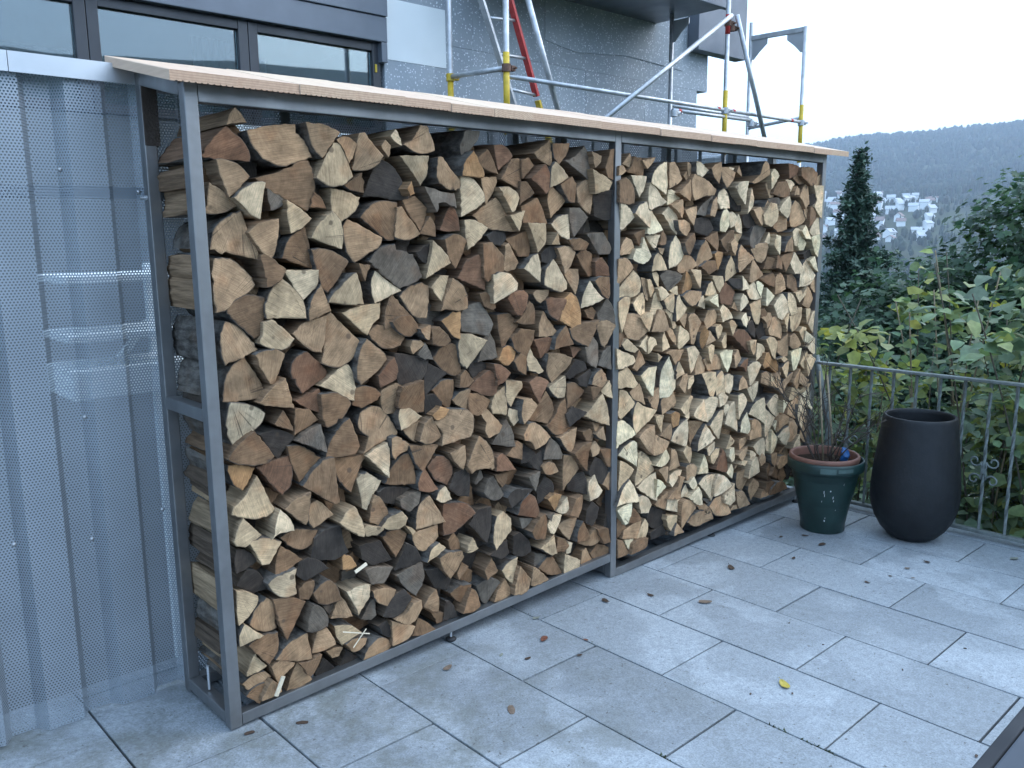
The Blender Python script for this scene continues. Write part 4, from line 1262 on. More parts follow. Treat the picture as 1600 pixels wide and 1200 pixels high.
t11:3562,1693 3603,1702 3648,1666 3627,1629 3591,1645
y2:2843,417 2862,458 2874,491 2919,451 2913,437 2872,420
t4:3187,285 3223,321 3255,298 3258,263 3213,246
p3:2858,280 2884,307 2904,324 2921,283 2911,237
y-4:3268,712 3278,780 3312,739 3349,685
p5:1586,186 1600,220 1626,209 1612,165 1586,167
t-14:1898,1861 1922,1865 1942,1841 1918,1825 1894,1821
b-5:3307,174 3351,217 3385,183 3382,136
p12:3156,1510 3203,1571 3238,1513 3194,1506
t-10:3303,760 3350,780 3362,729 3358,687 3322,725
t8:3388,600 3437,598 3436,520 3412,516
y-15:3359,1080 3403,1118 3415,1002 3396,1029
p0:3613,554 3633,603 3691,552 3722,512 3666,537
b0:3125,1149 3169,1158 3194,1129 3174,1103 3143,1113
p-7:2788,670 2829,671 2843,653 2806,605 2797,629
y-11:708,521 734,509 752,490 738,478
g-5:1448,384 1504,380 1485,343
t13:2941,283 2960,320 2973,355 3017,334 2991,306
p-3:3080,307 3076,365 3106,359 3146,331 3109,317
t-9:3417,1771 3436,1822 3469,1811 3481,1772
p-20:3383,613 3442,592 3405,550 3390,535
y-18:2944,314 2978,331 3046,314 3004,294
t12:2891,1210 2923,1156 2858,1179
t-10:2185,1505 2234,1501 2224,1471 2202,1482
y-19:2179,1012 2230,990 2203,965
t17:2406,1840 2433,1864 2447,1828 2430,1820
y-12:2429,666 2471,682 2473,653 2455,640
t7:2855,1876 2873,1908 2896,1871 2903,1853
y-12:3301,858 3380,867 3430,845 3383,833 3348,861
g17:2650,178 2697,168 2724,146 2712,132
p-3:2763,1895 2815,1894 2803,1880 2776,1882
p6:3014,1088 3020,1120 3042,1118 3028,1100"""
BACK_LOGS = """b64:3502,111 3542,59 3612,95 3576,170
b64:3708,274 3650,235 3639,178 3733,161 3760,227
y118:3116,1732 3132,1770 3064,1839 3009,1784 3048,1703
t95:2643,781 2595,836 2526,804 2535,713 2632,720
d104:1806,1575 1904,1510 1930,1597 1872,1648
d75:1067,331 994,264 1089,201 1123,285
b105:3280,126 3274,177 3226,233 3162,209 3179,123
d112:1890,412 1778,378 1801,294 1865,316
b95:1251,586 1271,527 1329,526 1369,584 1310,638
b75:2988,823 2919,893 2858,858 2881,773 2970,759
t68:3521,252 3581,176 3647,182 3600,302
d88:3750,129 3642,165 3646,59 3695,50
b117:2830,430 2905,497 2892,552 2787,548 2764,493
d68:3173,693 3182,622 3271,614 3268,717
b82:1880,609 1936,677 1860,727 1804,682
t95:3462,253 3548,228 3540,333 3456,319
t77:1654,902 1650,820 1690,782 1761,829 1767,890
y62:3013,1557 2969,1592 2882,1539 2945,1483
b118:3518,654 3453,694 3390,666 3420,598 3508,607
d80:2358,721 2433,688 2459,748 2419,807 2345,802
t91:3389,1576 3321,1601 3265,1540 3320,1465 3384,1478
t111:3482,80 3498,180 3395,173 3421,96
b90:435,431 384,387 437,323 520,378
d90:1779,1575 1812,1648 1703,1670 1686,1613 1703,1557
b61:3494,306 3479,356 3396,371 3368,293 3440,234
b61:1084,592 989,530 1043,481 1106,494
b108:2534,1390 2530,1311 2611,1273 2665,1312 2603,1396
t97:1308,1327 1385,1365 1361,1445 1319,1446 1271,1373
t113:2568,359 2655,406 2588,473 2502,436
g61:816,1290 883,1210 950,1281 881,1340
b88:2948,745 2844,756 2857,669 2945,667
d62:3207,1549 3152,1504 3194,1421 3245,1424 3293,1495
t94:1946,763 1932,843 1861,849 1813,792 1891,725
b104:1282,168 1355,137 1402,228 1331,265
b88:2242,986 2201,1046 2122,1025 2116,928 2176,914
b63:2891,961 2900,1053 2823,1057 2798,971 2854,926
b82:2150,1469 2060,1433 2090,1335 2164,1392
b105:1907,1500 1817,1498 1830,1418 1922,1416
d66:1032,451 968,469 925,382 1009,344 1073,400
d95:2927,1304 3015,1314 3017,1399 2966,1416
b77:514,615 509,715 406,701 455,596
t97:3094,704 3129,645 3191,634 3216,725 3160,766
b91:520,117 602,140 582,203 493,226 470,175
b84:793,163 857,249 805,288 754,283 742,219
y84:3125,594 3089,652 2998,649 3014,553
t75:1225,764 1309,725 1355,742 1344,832 1263,849
t66:2359,979 2376,903 2425,875 2500,951 2436,1007
t82:2790,1024 2682,990 2689,912 2793,925
t63:1113,886 1061,894 1030,835 1085,776 1138,804
b116:3611,979 3661,1052 3635,1109 3559,1067
b71:3680,1158 3678,1082 3760,1072 3760,1142 3748,1198
b90:3182,1140 3279,1103 3306,1173 3245,1215
t87:1080,1400 1004,1370 1011,1293 1106,1303 1121,1374
y101:2104,1574 2056,1664 1992,1656 1992,1578 2049,1546
b74:1855,299 1795,335 1749,281 1772,221 1855,230
b102:1604,749 1634,686 1698,699 1738,772 1667,799
d96:180,1844 156,1757 246,1730 257,1815
d66:1603,159 1677,101 1721,172 1635,214
y119:1903,985 1853,989 1838,905 1927,894
t109:2902,1056 2967,1145 2894,1174 2849,1119
d78:2863,1191 2942,1209 2932,1285 2840,1285
t84:3286,1579 3218,1624 3169,1538 3220,1508
t104:3242,153 3149,141 3141,72 3222,50 3267,105
b82:1168,420 1221,450 1182,526 1115,495
d112:1558,476 1576,536 1502,580 1480,535 1486,458
b68:3654,827 3712,872 3658,933 3605,919 3577,847
b92:1370,900 1383,967 1313,989 1269,913
d61:2650,1557 2718,1585 2715,1634 2662,1671 2618,1585
t90:2780,1149 2725,1086 2801,1022 2844,1088
b86:3682,1518 3593,1549 3591,1446 3662,1454
t71:429,525 443,467 537,469 511,550
t81:1868,1377 1834,1292 1911,1264 1947,1318
t108:2485,627 2540,630 2584,685 2535,726 2474,716
y74:2627,1188 2553,1219 2503,1170 2534,1115 2588,1124
b76:1708,1410 1649,1404 1627,1344 1694,1316 1738,1380
b89:2842,1884 2786,1849 2792,1793 2853,1769 2904,1856
d117:1400,434 1418,376 1474,372 1491,445 1426,480
b79:1617,352 1664,401 1626,461 1571,442
t73:2817,1433 2770,1505 2710,1462 2727,1402 2786,1396
t108:3400,1799 3359,1741 3403,1690 3459,1718 3448,1781
b67:2398,420 2437,370 2502,376 2497,438 2448,460
t76:2991,482 2917,526 2895,454 2928,422
d117:186,695 128,698 114,621 173,594 208,649
y72:2295,710 2241,670 2276,614 2325,625 2350,676
t100:3760,683 3748,742 3694,739 3678,690 3747,658
t61:2015,663 2052,704 2012,772 1943,716
t113:248,787 212,762 243,711 315,708 308,776
b87:2861,799 2906,819 2901,880 2827,897 2804,842
t74:3426,1262 3361,1260 3359,1189 3443,1212
t100:1169,1290 1220,1248 1279,1271 1256,1321 1206,1341
y110:2716,1420 2686,1390 2712,1322 2769,1326 2782,1422
b101:2574,1540 2544,1571 2475,1539 2490,1510 2553,1474
t81:2329,1521 2334,1581 2241,1602 2249,1510
t73:2241,1627 2249,1672 2197,1703 2157,1676 2188,1597
b78:1954,108 1926,173 1855,167 1847,125 1923,83
d80:1399,309 1344,281 1368,208 1424,218 1451,263
g119:317,235 270,324 213,303 254,207
t78:1209,441 1260,394 1331,441 1254,481
d114:452,417 451,482 362,478 387,392
t62:2762,410 2800,458 2755,528 2693,459
d102:2992,894 3075,839 3095,894 3031,944
d67:2207,966 2186,903 2225,873 2273,923
t114:1836,1113 1851,1047 1927,1064 1898,1145
b92:3363,1342 3393,1302 3475,1344 3466,1398 3408,1398
t115:2542,1446 2519,1524 2443,1503 2466,1416
b109:880,1725 924,1766 907,1811 835,1814 837,1739
b107:987,267 952,199 1036,180 1044,253
d105:3229,255 3254,215 3324,244 3273,308
t90:2739,370 2655,356 2683,288 2742,320
b114:2449,528 2377,533 2383,433 2467,463
b71:2986,858 3024,916 2977,975 2941,939 2938,889
b67:3440,966 3420,1047 3352,1017 3385,945
b107:1683,1632 1622,1584 1649,1536 1699,1539 1720,1586
y100:2245,1554 2292,1638 2236,1666 2204,1576
b120:1192,524 1250,494 1272,563 1208,581
t82:1640,323 1670,259 1741,315 1665,366
b100:3109,446 3040,406 3050,371 3135,389
t100:1431,1230 1447,1294 1390,1320 1377,1231
t105:3495,1411 3571,1403 3580,1447 3515,1480
t99:722,1826 709,1746 774,1735 815,1791 796,1825
t101:692,1781 745,1781 750,1860 698,1884
t111:1933,1560 1985,1525 2025,1583 1962,1613
b73:246,682 261,748 194,762 180,685
b82:975,234 914,263 879,216 925,172 975,185
b82:1596,204 1660,196 1664,261 1584,268
b104:2612,465 2590,531 2536,533 2504,463 2545,435
t89:3046,1169 3038,1212 2974,1199 2955,1130 3025,1114
t115:2137,1745 2054,1776 2061,1699 2139,1697
b70:2713,1751 2707,1819 2629,1817 2633,1746
t96:3406,1612 3362,1587 3382,1523 3427,1541 3450,1587
t83:1880,777 1864,725 1898,688 1941,692 1945,774
t78:1943,1255 1920,1307 1862,1302 1868,1232
b102:631,359 601,333 657,274 698,329
b77:1627,654 1681,612 1719,668 1663,724
b65:930,1661 884,1679 862,1619 942,1600
t64:2453,1669 2452,1743 2370,1730 2366,1689
b66:1545,122 1588,158 1547,203 1484,151
d117:102,274 41,270 30,214 105,212
t104:3181,751 3133,810 3096,783 3130,733
b65:983,783 1021,726 1082,793 1032,818
d116:546,1008 467,997 473,952 512,916 559,949
d110:167,1009 203,961 239,985 236,1052 192,1063
y71:2077,1378 2084,1434 2039,1452 2004,1444 2021,1386
d83:969,1480 900,1451 925,1397 972,1405 1007,1436
b119:177,1531 131,1497 161,1444 220,1462 216,1521
d61:798,1493 815,1556 776,1578 735,1520
d114:1478,1526 1510,1540 1528,1593 1465,1625 1431,1559
d82:1417,1756 1392,1704 1451,1665 1487,1715
d87:798,1750 788,1695 829,1681 879,1706 850,1754
y101:2657,1866 2589,1852 2587,1786 2664,1809
b84:1046,1889 1103,1840 1150,1891 1121,1938
d115:3102,111 3092,157 3045,190 3008,156 3046,104
d75:892,236 839,189 854,145 918,152 933,200
t73:2636,284 2619,340 2552,322 2566,266
d111:1229,380 1260,321 1313,336 1306,397 1253,405
d87:2978,444 2892,411 2932,354 2979,394
b103:165,556 122,531 126,461 181,469 199,502
b100:723,488 764,491 766,577 707,551
b95:371,606 407,570 454,608 389,649
d85:3338,644 3345,695 3304,710 3258,694 3291,629
b97:2220,635 2230,695 2187,728 2141,693 2171,634
t93:867,766 919,716 961,789 896,817
b79:509,785 532,737 584,751 585,790 541,821
d117:100,768 71,824 30,791 62,734
b74:2640,990 2591,1017 2567,947 2635,933
b75:1840,998 1859,968 1913,956 1940,1010 1886,1037
b93:1245,1039 1238,991 1289,969 1321,1017
b80:2271,1083 2212,1123 2187,1109 2194,1041 2246,1032
b76:782,1207 731,1228 696,1182 750,1138
t95:3195,1167 3164,1217 3104,1177 3152,1134
b78:355,1225 320,1256 269,1226 289,1186
t104:3127,1199 3198,1212 3164,1289 3109,1247
t76:3126,1421 3077,1401 3113,1327 3165,1357
t111:3303,1420 3384,1444 3352,1503 3282,1471
t85:2348,1540 2360,1503 2437,1505 2429,1561 2370,1584
t116:1575,1728 1534,1668 1568,1634 1606,1687
t98:3591,1755 3648,1761 3659,1814 3608,1839 3575,1821
t89:1161,270 1153,193 1208,190 1218,263
b112:1732,412 1675,390 1663,350 1728,328 1749,379
b86:3538,689 3495,724 3457,667 3525,652
d76:1561,848 1531,890 1503,905 1465,864 1502,817
b83:1914,913 1842,870 1891,826 1948,873
b118:1304,848 1328,903 1275,928 1244,890
d95:2083,965 2023,912 2073,869 2120,915
b84:1714,1307 1683,1353 1633,1352 1627,1319 1657,1277
b97:1352,1401 1383,1322 1422,1347 1414,1402
b81:62,1789 30,1765 35,1722 96,1710 98,1766
b64:2120,1800 2165,1806 2127,1881 2074,1850
d106:756,124 792,83 836,111 835,152 783,176
t72:2937,183 2952,222 2919,256 2880,244 2872,196
b74:1953,334 1900,373 1864,328 1905,286
t85:2571,601 2563,543 2622,538 2625,618
t92:2163,807 2142,867 2092,847 2098,795 2146,771
y91:3380,783 3407,804 3355,860 3317,825
t113:2900,938 2949,957 2942,988 2881,1008 2873,960
b94:3524,956 3564,959 3584,1003 3525,1031 3507,1009
t109:2530,967 2583,994 2577,1053 2507,1022
b64:1577,1174 1571,1223 1488,1202 1502,1153
y67:3279,1392 3234,1350 3285,1305 3323,1347
d86:2827,1454 2843,1389 2899,1413 2882,1466
t106:2685,1510 2701,1451 2741,1451 2759,1504 2717,1538
b77:2710,1517 2747,1527 2757,1573 2698,1601 2671,1562
b115:372,1676 378,1600 443,1604 434,1662
d114:584,1727 546,1671 578,1632 625,1664
g73:387,1721 409,1675 484,1701 464,1750
b83:1678,1773 1681,1817 1627,1823 1640,1746
b77:395,1766 443,1801 422,1848 369,1814
d108:1889,1545 1873,1475 1930,1479 1953,1526
g63:867,303 874,364 798,342 822,294
b97:1316,361 1297,302 1372,314 1365,372
g72:478,383 478,341 528,330 553,383 533,415
b110:380,379 392,437 331,450 311,423 344,369
b116:2251,751 2211,747 2207,699 2249,684 2273,724
t108:3510,806 3449,785 3470,737 3528,746
b86:3496,825 3502,883 3464,910 3415,879 3428,824
t94:2474,930 2430,933 2452,848 2494,888
d71:1414,1010 1463,1027 1467,1066 1408,1076
b91:1664,1007 1695,1028 1714,1079 1660,1087 1635,1054
y86:3531,1106 3568,1161 3531,1182 3493,1135
b88:2498,1241 2463,1185 2500,1153 2558,1182 2549,1216
d115:1176,1171 1201,1226 1181,1247 1133,1237 1129,1172
t75:2124,1272 2088,1240 2143,1194 2173,1256
g117:1137,1302 1126,1251 1165,1223 1197,1285
t85:2223,1473 2229,1434 2292,1442 2298,1474 2263,1507
b106:1331,1506 1362,1477 1408,1470 1416,1525 1380,1555
b67:1098,1486 1131,1524 1077,1568 1047,1524
t94:874,1532 951,1541 935,1603 877,1575
b66:1414,1794 1457,1850 1426,1881 1369,1869 1380,1820
y114:2916,1527 2898,1578 2833,1567 2860,1507
t88:3397,1282 3425,1337 3378,1369 3349,1345 3346,1307
d76:1150,302 1156,354 1108,380 1085,344 1088,295
b109:2355,772 2419,798 2404,852 2354,841 2342,822
b116:1927,1388 1863,1413 1835,1363 1908,1344
t91:2441,804 2450,726 2500,736 2498,801
d61:937,136 928,75 984,69 997,116 983,149
d89:455,187 511,226 471,264 439,249
d107:2812,398 2862,413 2829,477 2790,467 2787,419
b92:2229,505 2169,495 2173,446 2231,449
b74:3186,893 3147,911 3117,874 3157,835 3188,832
d99:1407,986 1369,1031 1320,1026 1347,964
b66:613,1103 558,1067 578,1040 646,1077
d96:270,1320 257,1272 296,1259 334,1306
t77:233,1426 215,1450 165,1435 162,1397 211,1368
t85:489,1477 532,1431 572,1450 536,1506
d65:298,1550 322,1616 259,1609 253,1573
y102:3592,1596 3564,1647 3508,1619 3547,1555
t99:3385,1650 3335,1617 3364,1578 3400,1589 3410,1620
d106:1231,1734 1181,1771 1156,1708 1210,1690
t100:1912,1748 1925,1795 1881,1834 1852,1779 1872,1745
t94:3515,1776 3538,1820 3471,1846 3461,1792
d69:1585,1784 1620,1797 1634,1848 1582,1869 1547,1829
b68:497,382 525,383 560,430 525,453 476,420
t92:3193,843 3142,844 3111,812 3160,780 3198,810
g103:1784,1637 1769,1591 1801,1561 1840,1584 1830,1633
d118:1845,52 1909,69 1909,107 1833,96
d81:3760,112 3711,101 3709,67 3760,54
t100:3694,138 3715,100 3760,88 3760,126 3756,167
b63:1088,216 1056,237 1017,211 1027,169 1078,166
b80:550,231 548,202 598,182 621,222 583,261
b89:2947,243 2994,297 2960,327 2922,287
b97:3061,375 3027,336 3043,283 3092,325
b85:3616,423 3582,373 3615,341 3657,383
t117:1527,441 1580,404 1604,464 1555,481
b72:3490,441 3531,456 3534,496 3481,506 3470,485
y81:2059,576 2074,530 2129,549 2111,593
t69:1553,617 1517,614 1511,561 1544,545 1568,571
b81:623,605 634,565 682,552 696,594 666,627
t73:2094,578 2110,621 2065,650 2034,616 2038,583
t93:1782,596 1820,592 1862,622 1810,654
b110:1094,603 1140,608 1150,640 1125,672 1081,649
b111:2982,696 3018,667 3043,697 3046,730 2995,737
b64:1162,683 1202,692 1191,744 1143,744
b94:3427,768 3386,779 3359,744 3382,702 3438,716
b100:3034,769 3046,805 2999,834 2983,789 2990,764
b80:1222,818 1238,862 1203,880 1168,855 1186,815
y99:2246,837 2208,894 2181,849 2202,818
b96:449,891 441,935 406,957 375,928 403,888
d109:3195,964 3173,920 3187,894 3237,908 3245,952
t115:3620,1005 3677,973 3701,1013 3643,1039
t70:1595,1110 1543,1102 1547,1043 1617,1057
b116:2703,1085 2757,1095 2771,1131 2729,1161 2696,1130
t112:3715,1224 3702,1182 3740,1142 3760,1166 3760,1207
t93:2660,1225 2601,1242 2576,1208 2616,1168 2667,1188
b115:3555,1339 3508,1348 3484,1294 3517,1274 3550,1282
y90:3709,1318 3717,1273 3760,1289 3760,1318 3747,1353
b61:1168,1398 1110,1385 1139,1328 1187,1348
g102:617,1388 610,1426 552,1436 541,1405 567,1370
b85:3498,1439 3506,1480 3477,1509 3433,1478 3464,1437
b75:1766,1512 1727,1556 1689,1497 1713,1474
t108:851,1580 821,1596 784,1554 837,1526
t63:3145,1620 3124,1579 3188,1552 3208,1585
b99:2040,1668 2084,1720 2035,1750 1998,1700
d76:2441,1679 2489,1674 2509,1718 2470,1750 2433,1730
b95:1048,1814 1002,1853 976,1821 1021,1782
t94:921,1839 874,1870 842,1800 896,1790
t72:1814,1881 1763,1864 1776,1816 1825,1825
b80:170,1924 134,1909 140,1862 184,1859 210,1885
y93:1862,199 1860,170 1907,152 1933,192 1894,222
y62:2324,261 2381,289 2344,326 2291,305
b66:812,409 765,376 796,335 841,379
d64:911,430 880,463 847,413 891,388
t88:3554,502 3558,432 3613,455 3617,492
d77:266,547 267,515 303,484 347,511 330,553
b82:2382,658 2412,622 2454,629 2451,675 2424,689
b62:1469,971 1466,1037 1423,1022 1420,965
y87:2226,1053 2184,1033 2192,1001 2236,991 2256,1034
y84:2494,1163 2502,1202 2463,1225 2420,1199 2451,1159
d77:2380,1361 2348,1354 2346,1309 2396,1283 2412,1331
b111:1440,1389 1476,1438 1454,1470 1400,1431
d64:831,1487 795,1469 821,1416 860,1449
t64:2188,1488 2149,1507 2127,1462 2168,1443
b110:210,1607 199,1644 145,1629 164,1585
b111:526,1655 550,1595 589,1607 570,1678
t118:284,1675 246,1645 274,1601 320,1660
t68:2980,1707 2951,1729 2905,1695 2912,1666 2956,1650
t74:3583,1736 3559,1701 3595,1663 3633,1697 3628,1738
t67:2573,1712 2546,1756 2501,1738 2502,1683 2538,1671
b79:2304,1788 2322,1741 2375,1752 2340,1812
d102:2423,339 2467,325 2481,379 2438,400
b63:1177,205 1150,178 1167,132 1212,148 1222,191
b92:2666,184 2663,236 2602,215 2625,175
b75:2087,230 2118,289 2055,300 2035,262
d85:2411,349 2351,334 2374,275 2417,290
d92:3350,278 3388,300 3382,351 3329,325
t102:3530,311 3559,294 3612,328 3593,351 3552,359
d116:680,359 687,413 647,424 617,392 633,363
d101:1707,458 1738,446 1757,497 1738,524 1698,512
t106:3096,634 3129,626 3167,652 3131,692 3083,675
t92:3694,700 3704,743 3662,767 3637,737 3658,690
t105:3595,754 3616,796 3579,815 3538,791 3548,763"""

# ------------------------------------------------------------------ firewood rack
rack = thing('firewood_rack', 'long steel firewood rack with a sloping board roof', 'rack', (1.9, 0.17, 0))
ST = 0.04
def post(x, y, z0, z1):
    return MB().box(x, x + ST, y, y + ST, z0, z1, 0, 0.0035).build('post', M['steel'], rack)
D1 = 0.325
def roof_z(y, x=1.5):                                      # underside of the boards
    return 2.0 + (y + 0.06) * (0.2185 + 0.02 * min(1, max(0, (x + 0.06) / 0.9)))
for (x, zb) in ((0.0, 0.004), (1.885, 0.004), (3.748, 0.006)):
    post(x, 0.0, fz(x) + zb, roof_z(0.0, x) - 0.002)
    post(x, D1, fz(x) + zb, roof_z(D1, x) - 0.002)
# rails of the two bays: they butt against the posts
def rail(p0, p1, name='rail'):
    return MB().beam(p0, p1, ST, ST, 0, 0.003).build(name, M['steel'], rack)
for y in (0.02, D1 + 0.02):
    rail((0.041, y, 0.028), (1.884, y, 0.066))
    rail((1.926, y, -0.018), (3.747, y, 0.0))
    tz = roof_z(0.0) - 0.0275 if y < 0.1 else roof_z(D1, 0.0) - 0.0275
    for p0, p1 in (((0.041, y, tz - 0.004), (1.884, y, tz)), ((1.926, y, tz), (3.747, y, tz))):
        MB().beam(p0, p1, ST, 0.05, 0, 0.003).build('rail', M['steel'], rack)
for x in (0.02, 1.905, 3.768):
    for z in ((fz(x) + 0.035), 1.04):
        rail((x, 0.041, z), (x, D1 - 0.001, z), 'cross_rail')
    rail((x, 0.041, roof_z(0.041, x) - 0.026), (x, D1 - 0.001, roof_z(D1, x) - 0.026), 'cross_rail')
# floor bars under the logs
for x in np.arange(0.3, 3.7, 0.3):
    z = 0.055 + 0.02 * (x / 1.9) if x < 1.87 else -0.012
    if abs(x - 1.9) < 0.06: continue
    MB().box(x, x + 0.03, 0.041, D1 - 0.001, z - 0.03, z + 0.0, 0, 0.002).build('floor_bar', M['steel'], rack)
# adjustable feet
for x, y in ((0.93, 0.02), (2.75, 0.02), (3.66, 0.02), (0.93, D1 + 0.02), (2.75, D1 + 0.02)):
    zr = 0.03 + 0.02 * x / 1.9 if x < 1.88 else -0.03
    b = MB().tube((x, y, fz(x) + 0.008), (x, y, zr), 0.005, n=8)
    b.build('foot_bolt', M['galv'], rack)
    MB().lathe([(0.0, 0.0), (0.02, 0.0), (0.022, 0.006), (0.012, 0.012), (0.0, 0.014)], (x, y, fz(x) + 0.002), 16).build('foot', M['rubber'], rack, True)
# plastic plugs and bolts of the left frame
b = MB().tube((-0.006, D1 + 0.02, 1.70), (0.0, D1 + 0.02, 1.70), 0.008, n=8); b.tube((-0.02, D1 + 0.02, 1.70), (-0.006, D1 + 0.02, 1.70), 0.004, n=8)
b.build('bolt', M['cap'], rack)
MB().tube((0.02, 0.2, 0.06), (0.02, 0.2, 0.145), 0.005, n=8).build('bolt', M['cap'], rack)
# dark wooden wedge on the rear left post
MB().box(0.002, 0.05, D1 - 0.003, D1 + 0.043, 1.86, roof_z(D1, 0) - 0.004, 0, 0.002).build('packing_block', M['trunk'], rack)

# roof boards, laid front to back, grooved underside
def roof_board(x0, x1, q):
    y0, y1 = -0.06 + q.uniform(-.004, .002), 0.425 + q.uniform(-.004, .004)
    th = 0.030 + q.uniform(-.001, .001)
    n = 11
    prof = [(x0 + 0.002, th), (x0, th - 0.002), (x0, 0.0)]
    w = (x1 - x0) / n
    for i in range(n):
        if 0 < i: prof += [(x0 + i * w - w * .22, 0.0), (x0 + i * w - w * .1, 0.0028), (x0 + i * w + w * .1, 0.0028), (x0 + i * w + w * .22, 0.0)]
    prof += [(x1, 0.0), (x1, th - 0.002), (x1 - 0.002, th)]
    warp = q.uniform(-0.0012, 0.0012)
    v = []
    for y in (y0, y1):
        for x, z in prof:
            v.append((x, y, roof_z(y, x) + z + warp + (x - (x0 + x1) / 2) * q.uniform(0, .004)))
    k = len(prof)
    f = [tuple(range(k)), tuple(range(2 * k - 1, k - 1, -1))]
    for i in range(k):
        j = (i + 1) % k
        f.append((j, i, k + i, k + j))
    MB().add(v, f).build('roof_board', M['board'], rack)
q = random.Random(4)
x = -0.063
while x < 3.93:
    w = 0.2 * q.uniform(0.985, 1.015)
    if x + w > 3.95: break
    roof_board(x, x + w - 0.0012, q)
    x += w

# ------------------------------------------------------------------ the logs
TINT = dict(p=(0.68, 0.51, 0.32), y=(0.56, 0.395, 0.23), t=(0.405, 0.255, 0.142), b=(0.25, 0.146, 0.078), r=(0.235, 0.122, 0.068),
            g=(0.175, 0.14, 0.105), d=(0.06, 0.047, 0.037), o=(0.43, 0.235, 0.105))
CWORD = dict(p='pale cream', y='straw yellow', t='tan', b='brown', r='reddish brown', g='grey', d='dark grey', o='orange')

def densify(P, q):
    """polygon -> dense outline (x,z), arc flag per outline segment, sharpest corner"""
    n = len(P)
    A = sum(P[i][0] * P[(i + 1) % n][1] - P[(i + 1) % n][0] * P[i][1] for i in range(n))
    if A < 0: P = P[::-1]
    P = [Vector(p) for p in P]
    turn = []
    for i in range(n):
        a = P[i] - P[i - 1]; b = P[(i + 1) % n] - P[i]
        turn.append(math.degrees(a.angle_signed(b) * -1) if a.length > 1e-6 and b.length > 1e-6 else 0)
    soft = [abs(t) < 40 for t in turn]
    if all(soft): soft[turn.index(max(turn))] = False
    # arcs: runs of segments between sharp corners that turn enough
    arc = [False] * n
    s0 = soft.index(False)
    i = s0
    while True:
        j = i + 1; tot = 0
        while soft[j % n]:
            tot += turn[j % n]; j += 1
        if tot > 24:
            for k in range(i, j): arc[k % n] = True
        i = j
        if i % n == s0: break
    out, fl = [], []
    for i in range(n):
        a, b = P[i], P[(i + 1) % n]
        L = (b - a).length
        m_ = max(1, min(9, int(L / 0.011)))
        pa = P[i - 1] if soft[i] else a - (b - a)
        pb = P[(i + 2) % n] if soft[(i + 1) % n] else b + (b - a)
        curved = soft[i] or soft[(i + 1) % n]
        for k in range(m_):
            t = k / m_
            if curved:
                p = 0.5 * ((2 * a) + (b - pa) * t + (2 * pa - 5 * a + 4 * b - pb) * t * t + (3 * a - pa - 3 * b + pb) * t ** 3)
            else:
                p = a.lerp(b, t)
            if k: p = p + Vector((q.gauss(0, 0.0013), q.gauss(0, 0.0013))) * (2.2 if q.random() < .06 else 1)
            out.append(p); fl.append(arc[i])
    # pith: the sharp corner that turns most
    k = max(range(n), key=lambda i: turn[i])
    return out, fl, P[k], P

def log_geo(line, seed):
    q = random.Random(seed)
    head, pts = line.split(':')
    c, d = head[0], int(head[1:]) / 1000.0
    P = [tuple(int(t) / 1000.0 for t in s.split(',')) for s in pts.split()]
    ring, arc, pith, poly = densify(P, q)
    n = len(ring)
    cx = sum(p.x for p in ring) / n; cz = sum(p.y for p in ring) / n
    cen = Vector((cx, cz))
    ax, az = q.gauss(0, 0.07), q.gauss(0, 0.07)
    back = 0.36 + q.uniform(-0.03, 0.0)
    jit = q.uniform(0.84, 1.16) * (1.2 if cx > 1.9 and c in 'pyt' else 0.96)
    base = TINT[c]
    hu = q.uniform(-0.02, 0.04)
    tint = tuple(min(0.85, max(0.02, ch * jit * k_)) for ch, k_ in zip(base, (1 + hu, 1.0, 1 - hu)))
    s = q.uniform(0, 9)
    v, f, mi, lp, rim = [], [], [], [], []
    def dep(p): return d + ax * (p.x - cx) + az * (p.y - cz)
    def put(p, y, rv):
        v.append((p.x, y, p.y)); lp.extend((p.x - pith.x, p.y - pith.y, s)); rim.append(rv); return len(v) - 1
    inset = min(0.0048, 0.1 * min((p - cen).length for p in ring))
    o = [put(p, dep(p) + 0.0012, 0.95 if arc[i] else (0.12 if q.random() < .5 else 0.3)) for i, p in enumerate(ring)]
    inn = []
    for i, p in enumerate(ring):
        e = (cen - p); w_ = e.normalized() * inset * q.uniform(0.7, 1.3)
        inn.append(put(p + w_, dep(p), 0.0))
    for i in range(n):
        j = (i + 1) % n
        f.append((o[i], o[j], inn[j], inn[i])); mi.append(0)
    f.append(tuple(inn)); mi.append(0)
    # sides
    rows = []
    sc2 = q.uniform(0.93, 1.05); of = Vector((q.gauss(0, 0.006), q.gauss(0, 0.005)))
    for k, t in enumerate((0.0, 0.3, 0.68, 1.0)):
        row = []
        for p in ring:
            pp = cen + (p - cen) * (1 + (sc2 - 1) * t) + of * t
            if k: pp = pp + Vector((q.gauss(0, 0.0018), q.gauss(0, 0.0018)))
            x_ = min(max(pp.x, 0.006), 3.784); pp = Vector((x_, pp.y))
            y0 = dep(p) + 0.0012
            row.append(put(pp, y0 + (back - y0) * t, 0.0))
        rows.append(row)
    for a, b in zip(rows, rows[1:]):
        for i in range(n):
            j = (i + 1) % n
            f.append((a[i], b[i], b[j], a[j])); mi.append(2 if arc[i] else 1)
    f.append(tuple(rows[-1][::-1])); mi.append(1)
    return dict(v=v, f=f, m=mi, lp=lp, rim=rim, tint=tint, c=c, cen=cen, pith=pith, poly=poly, arc=any(arc), d=d)

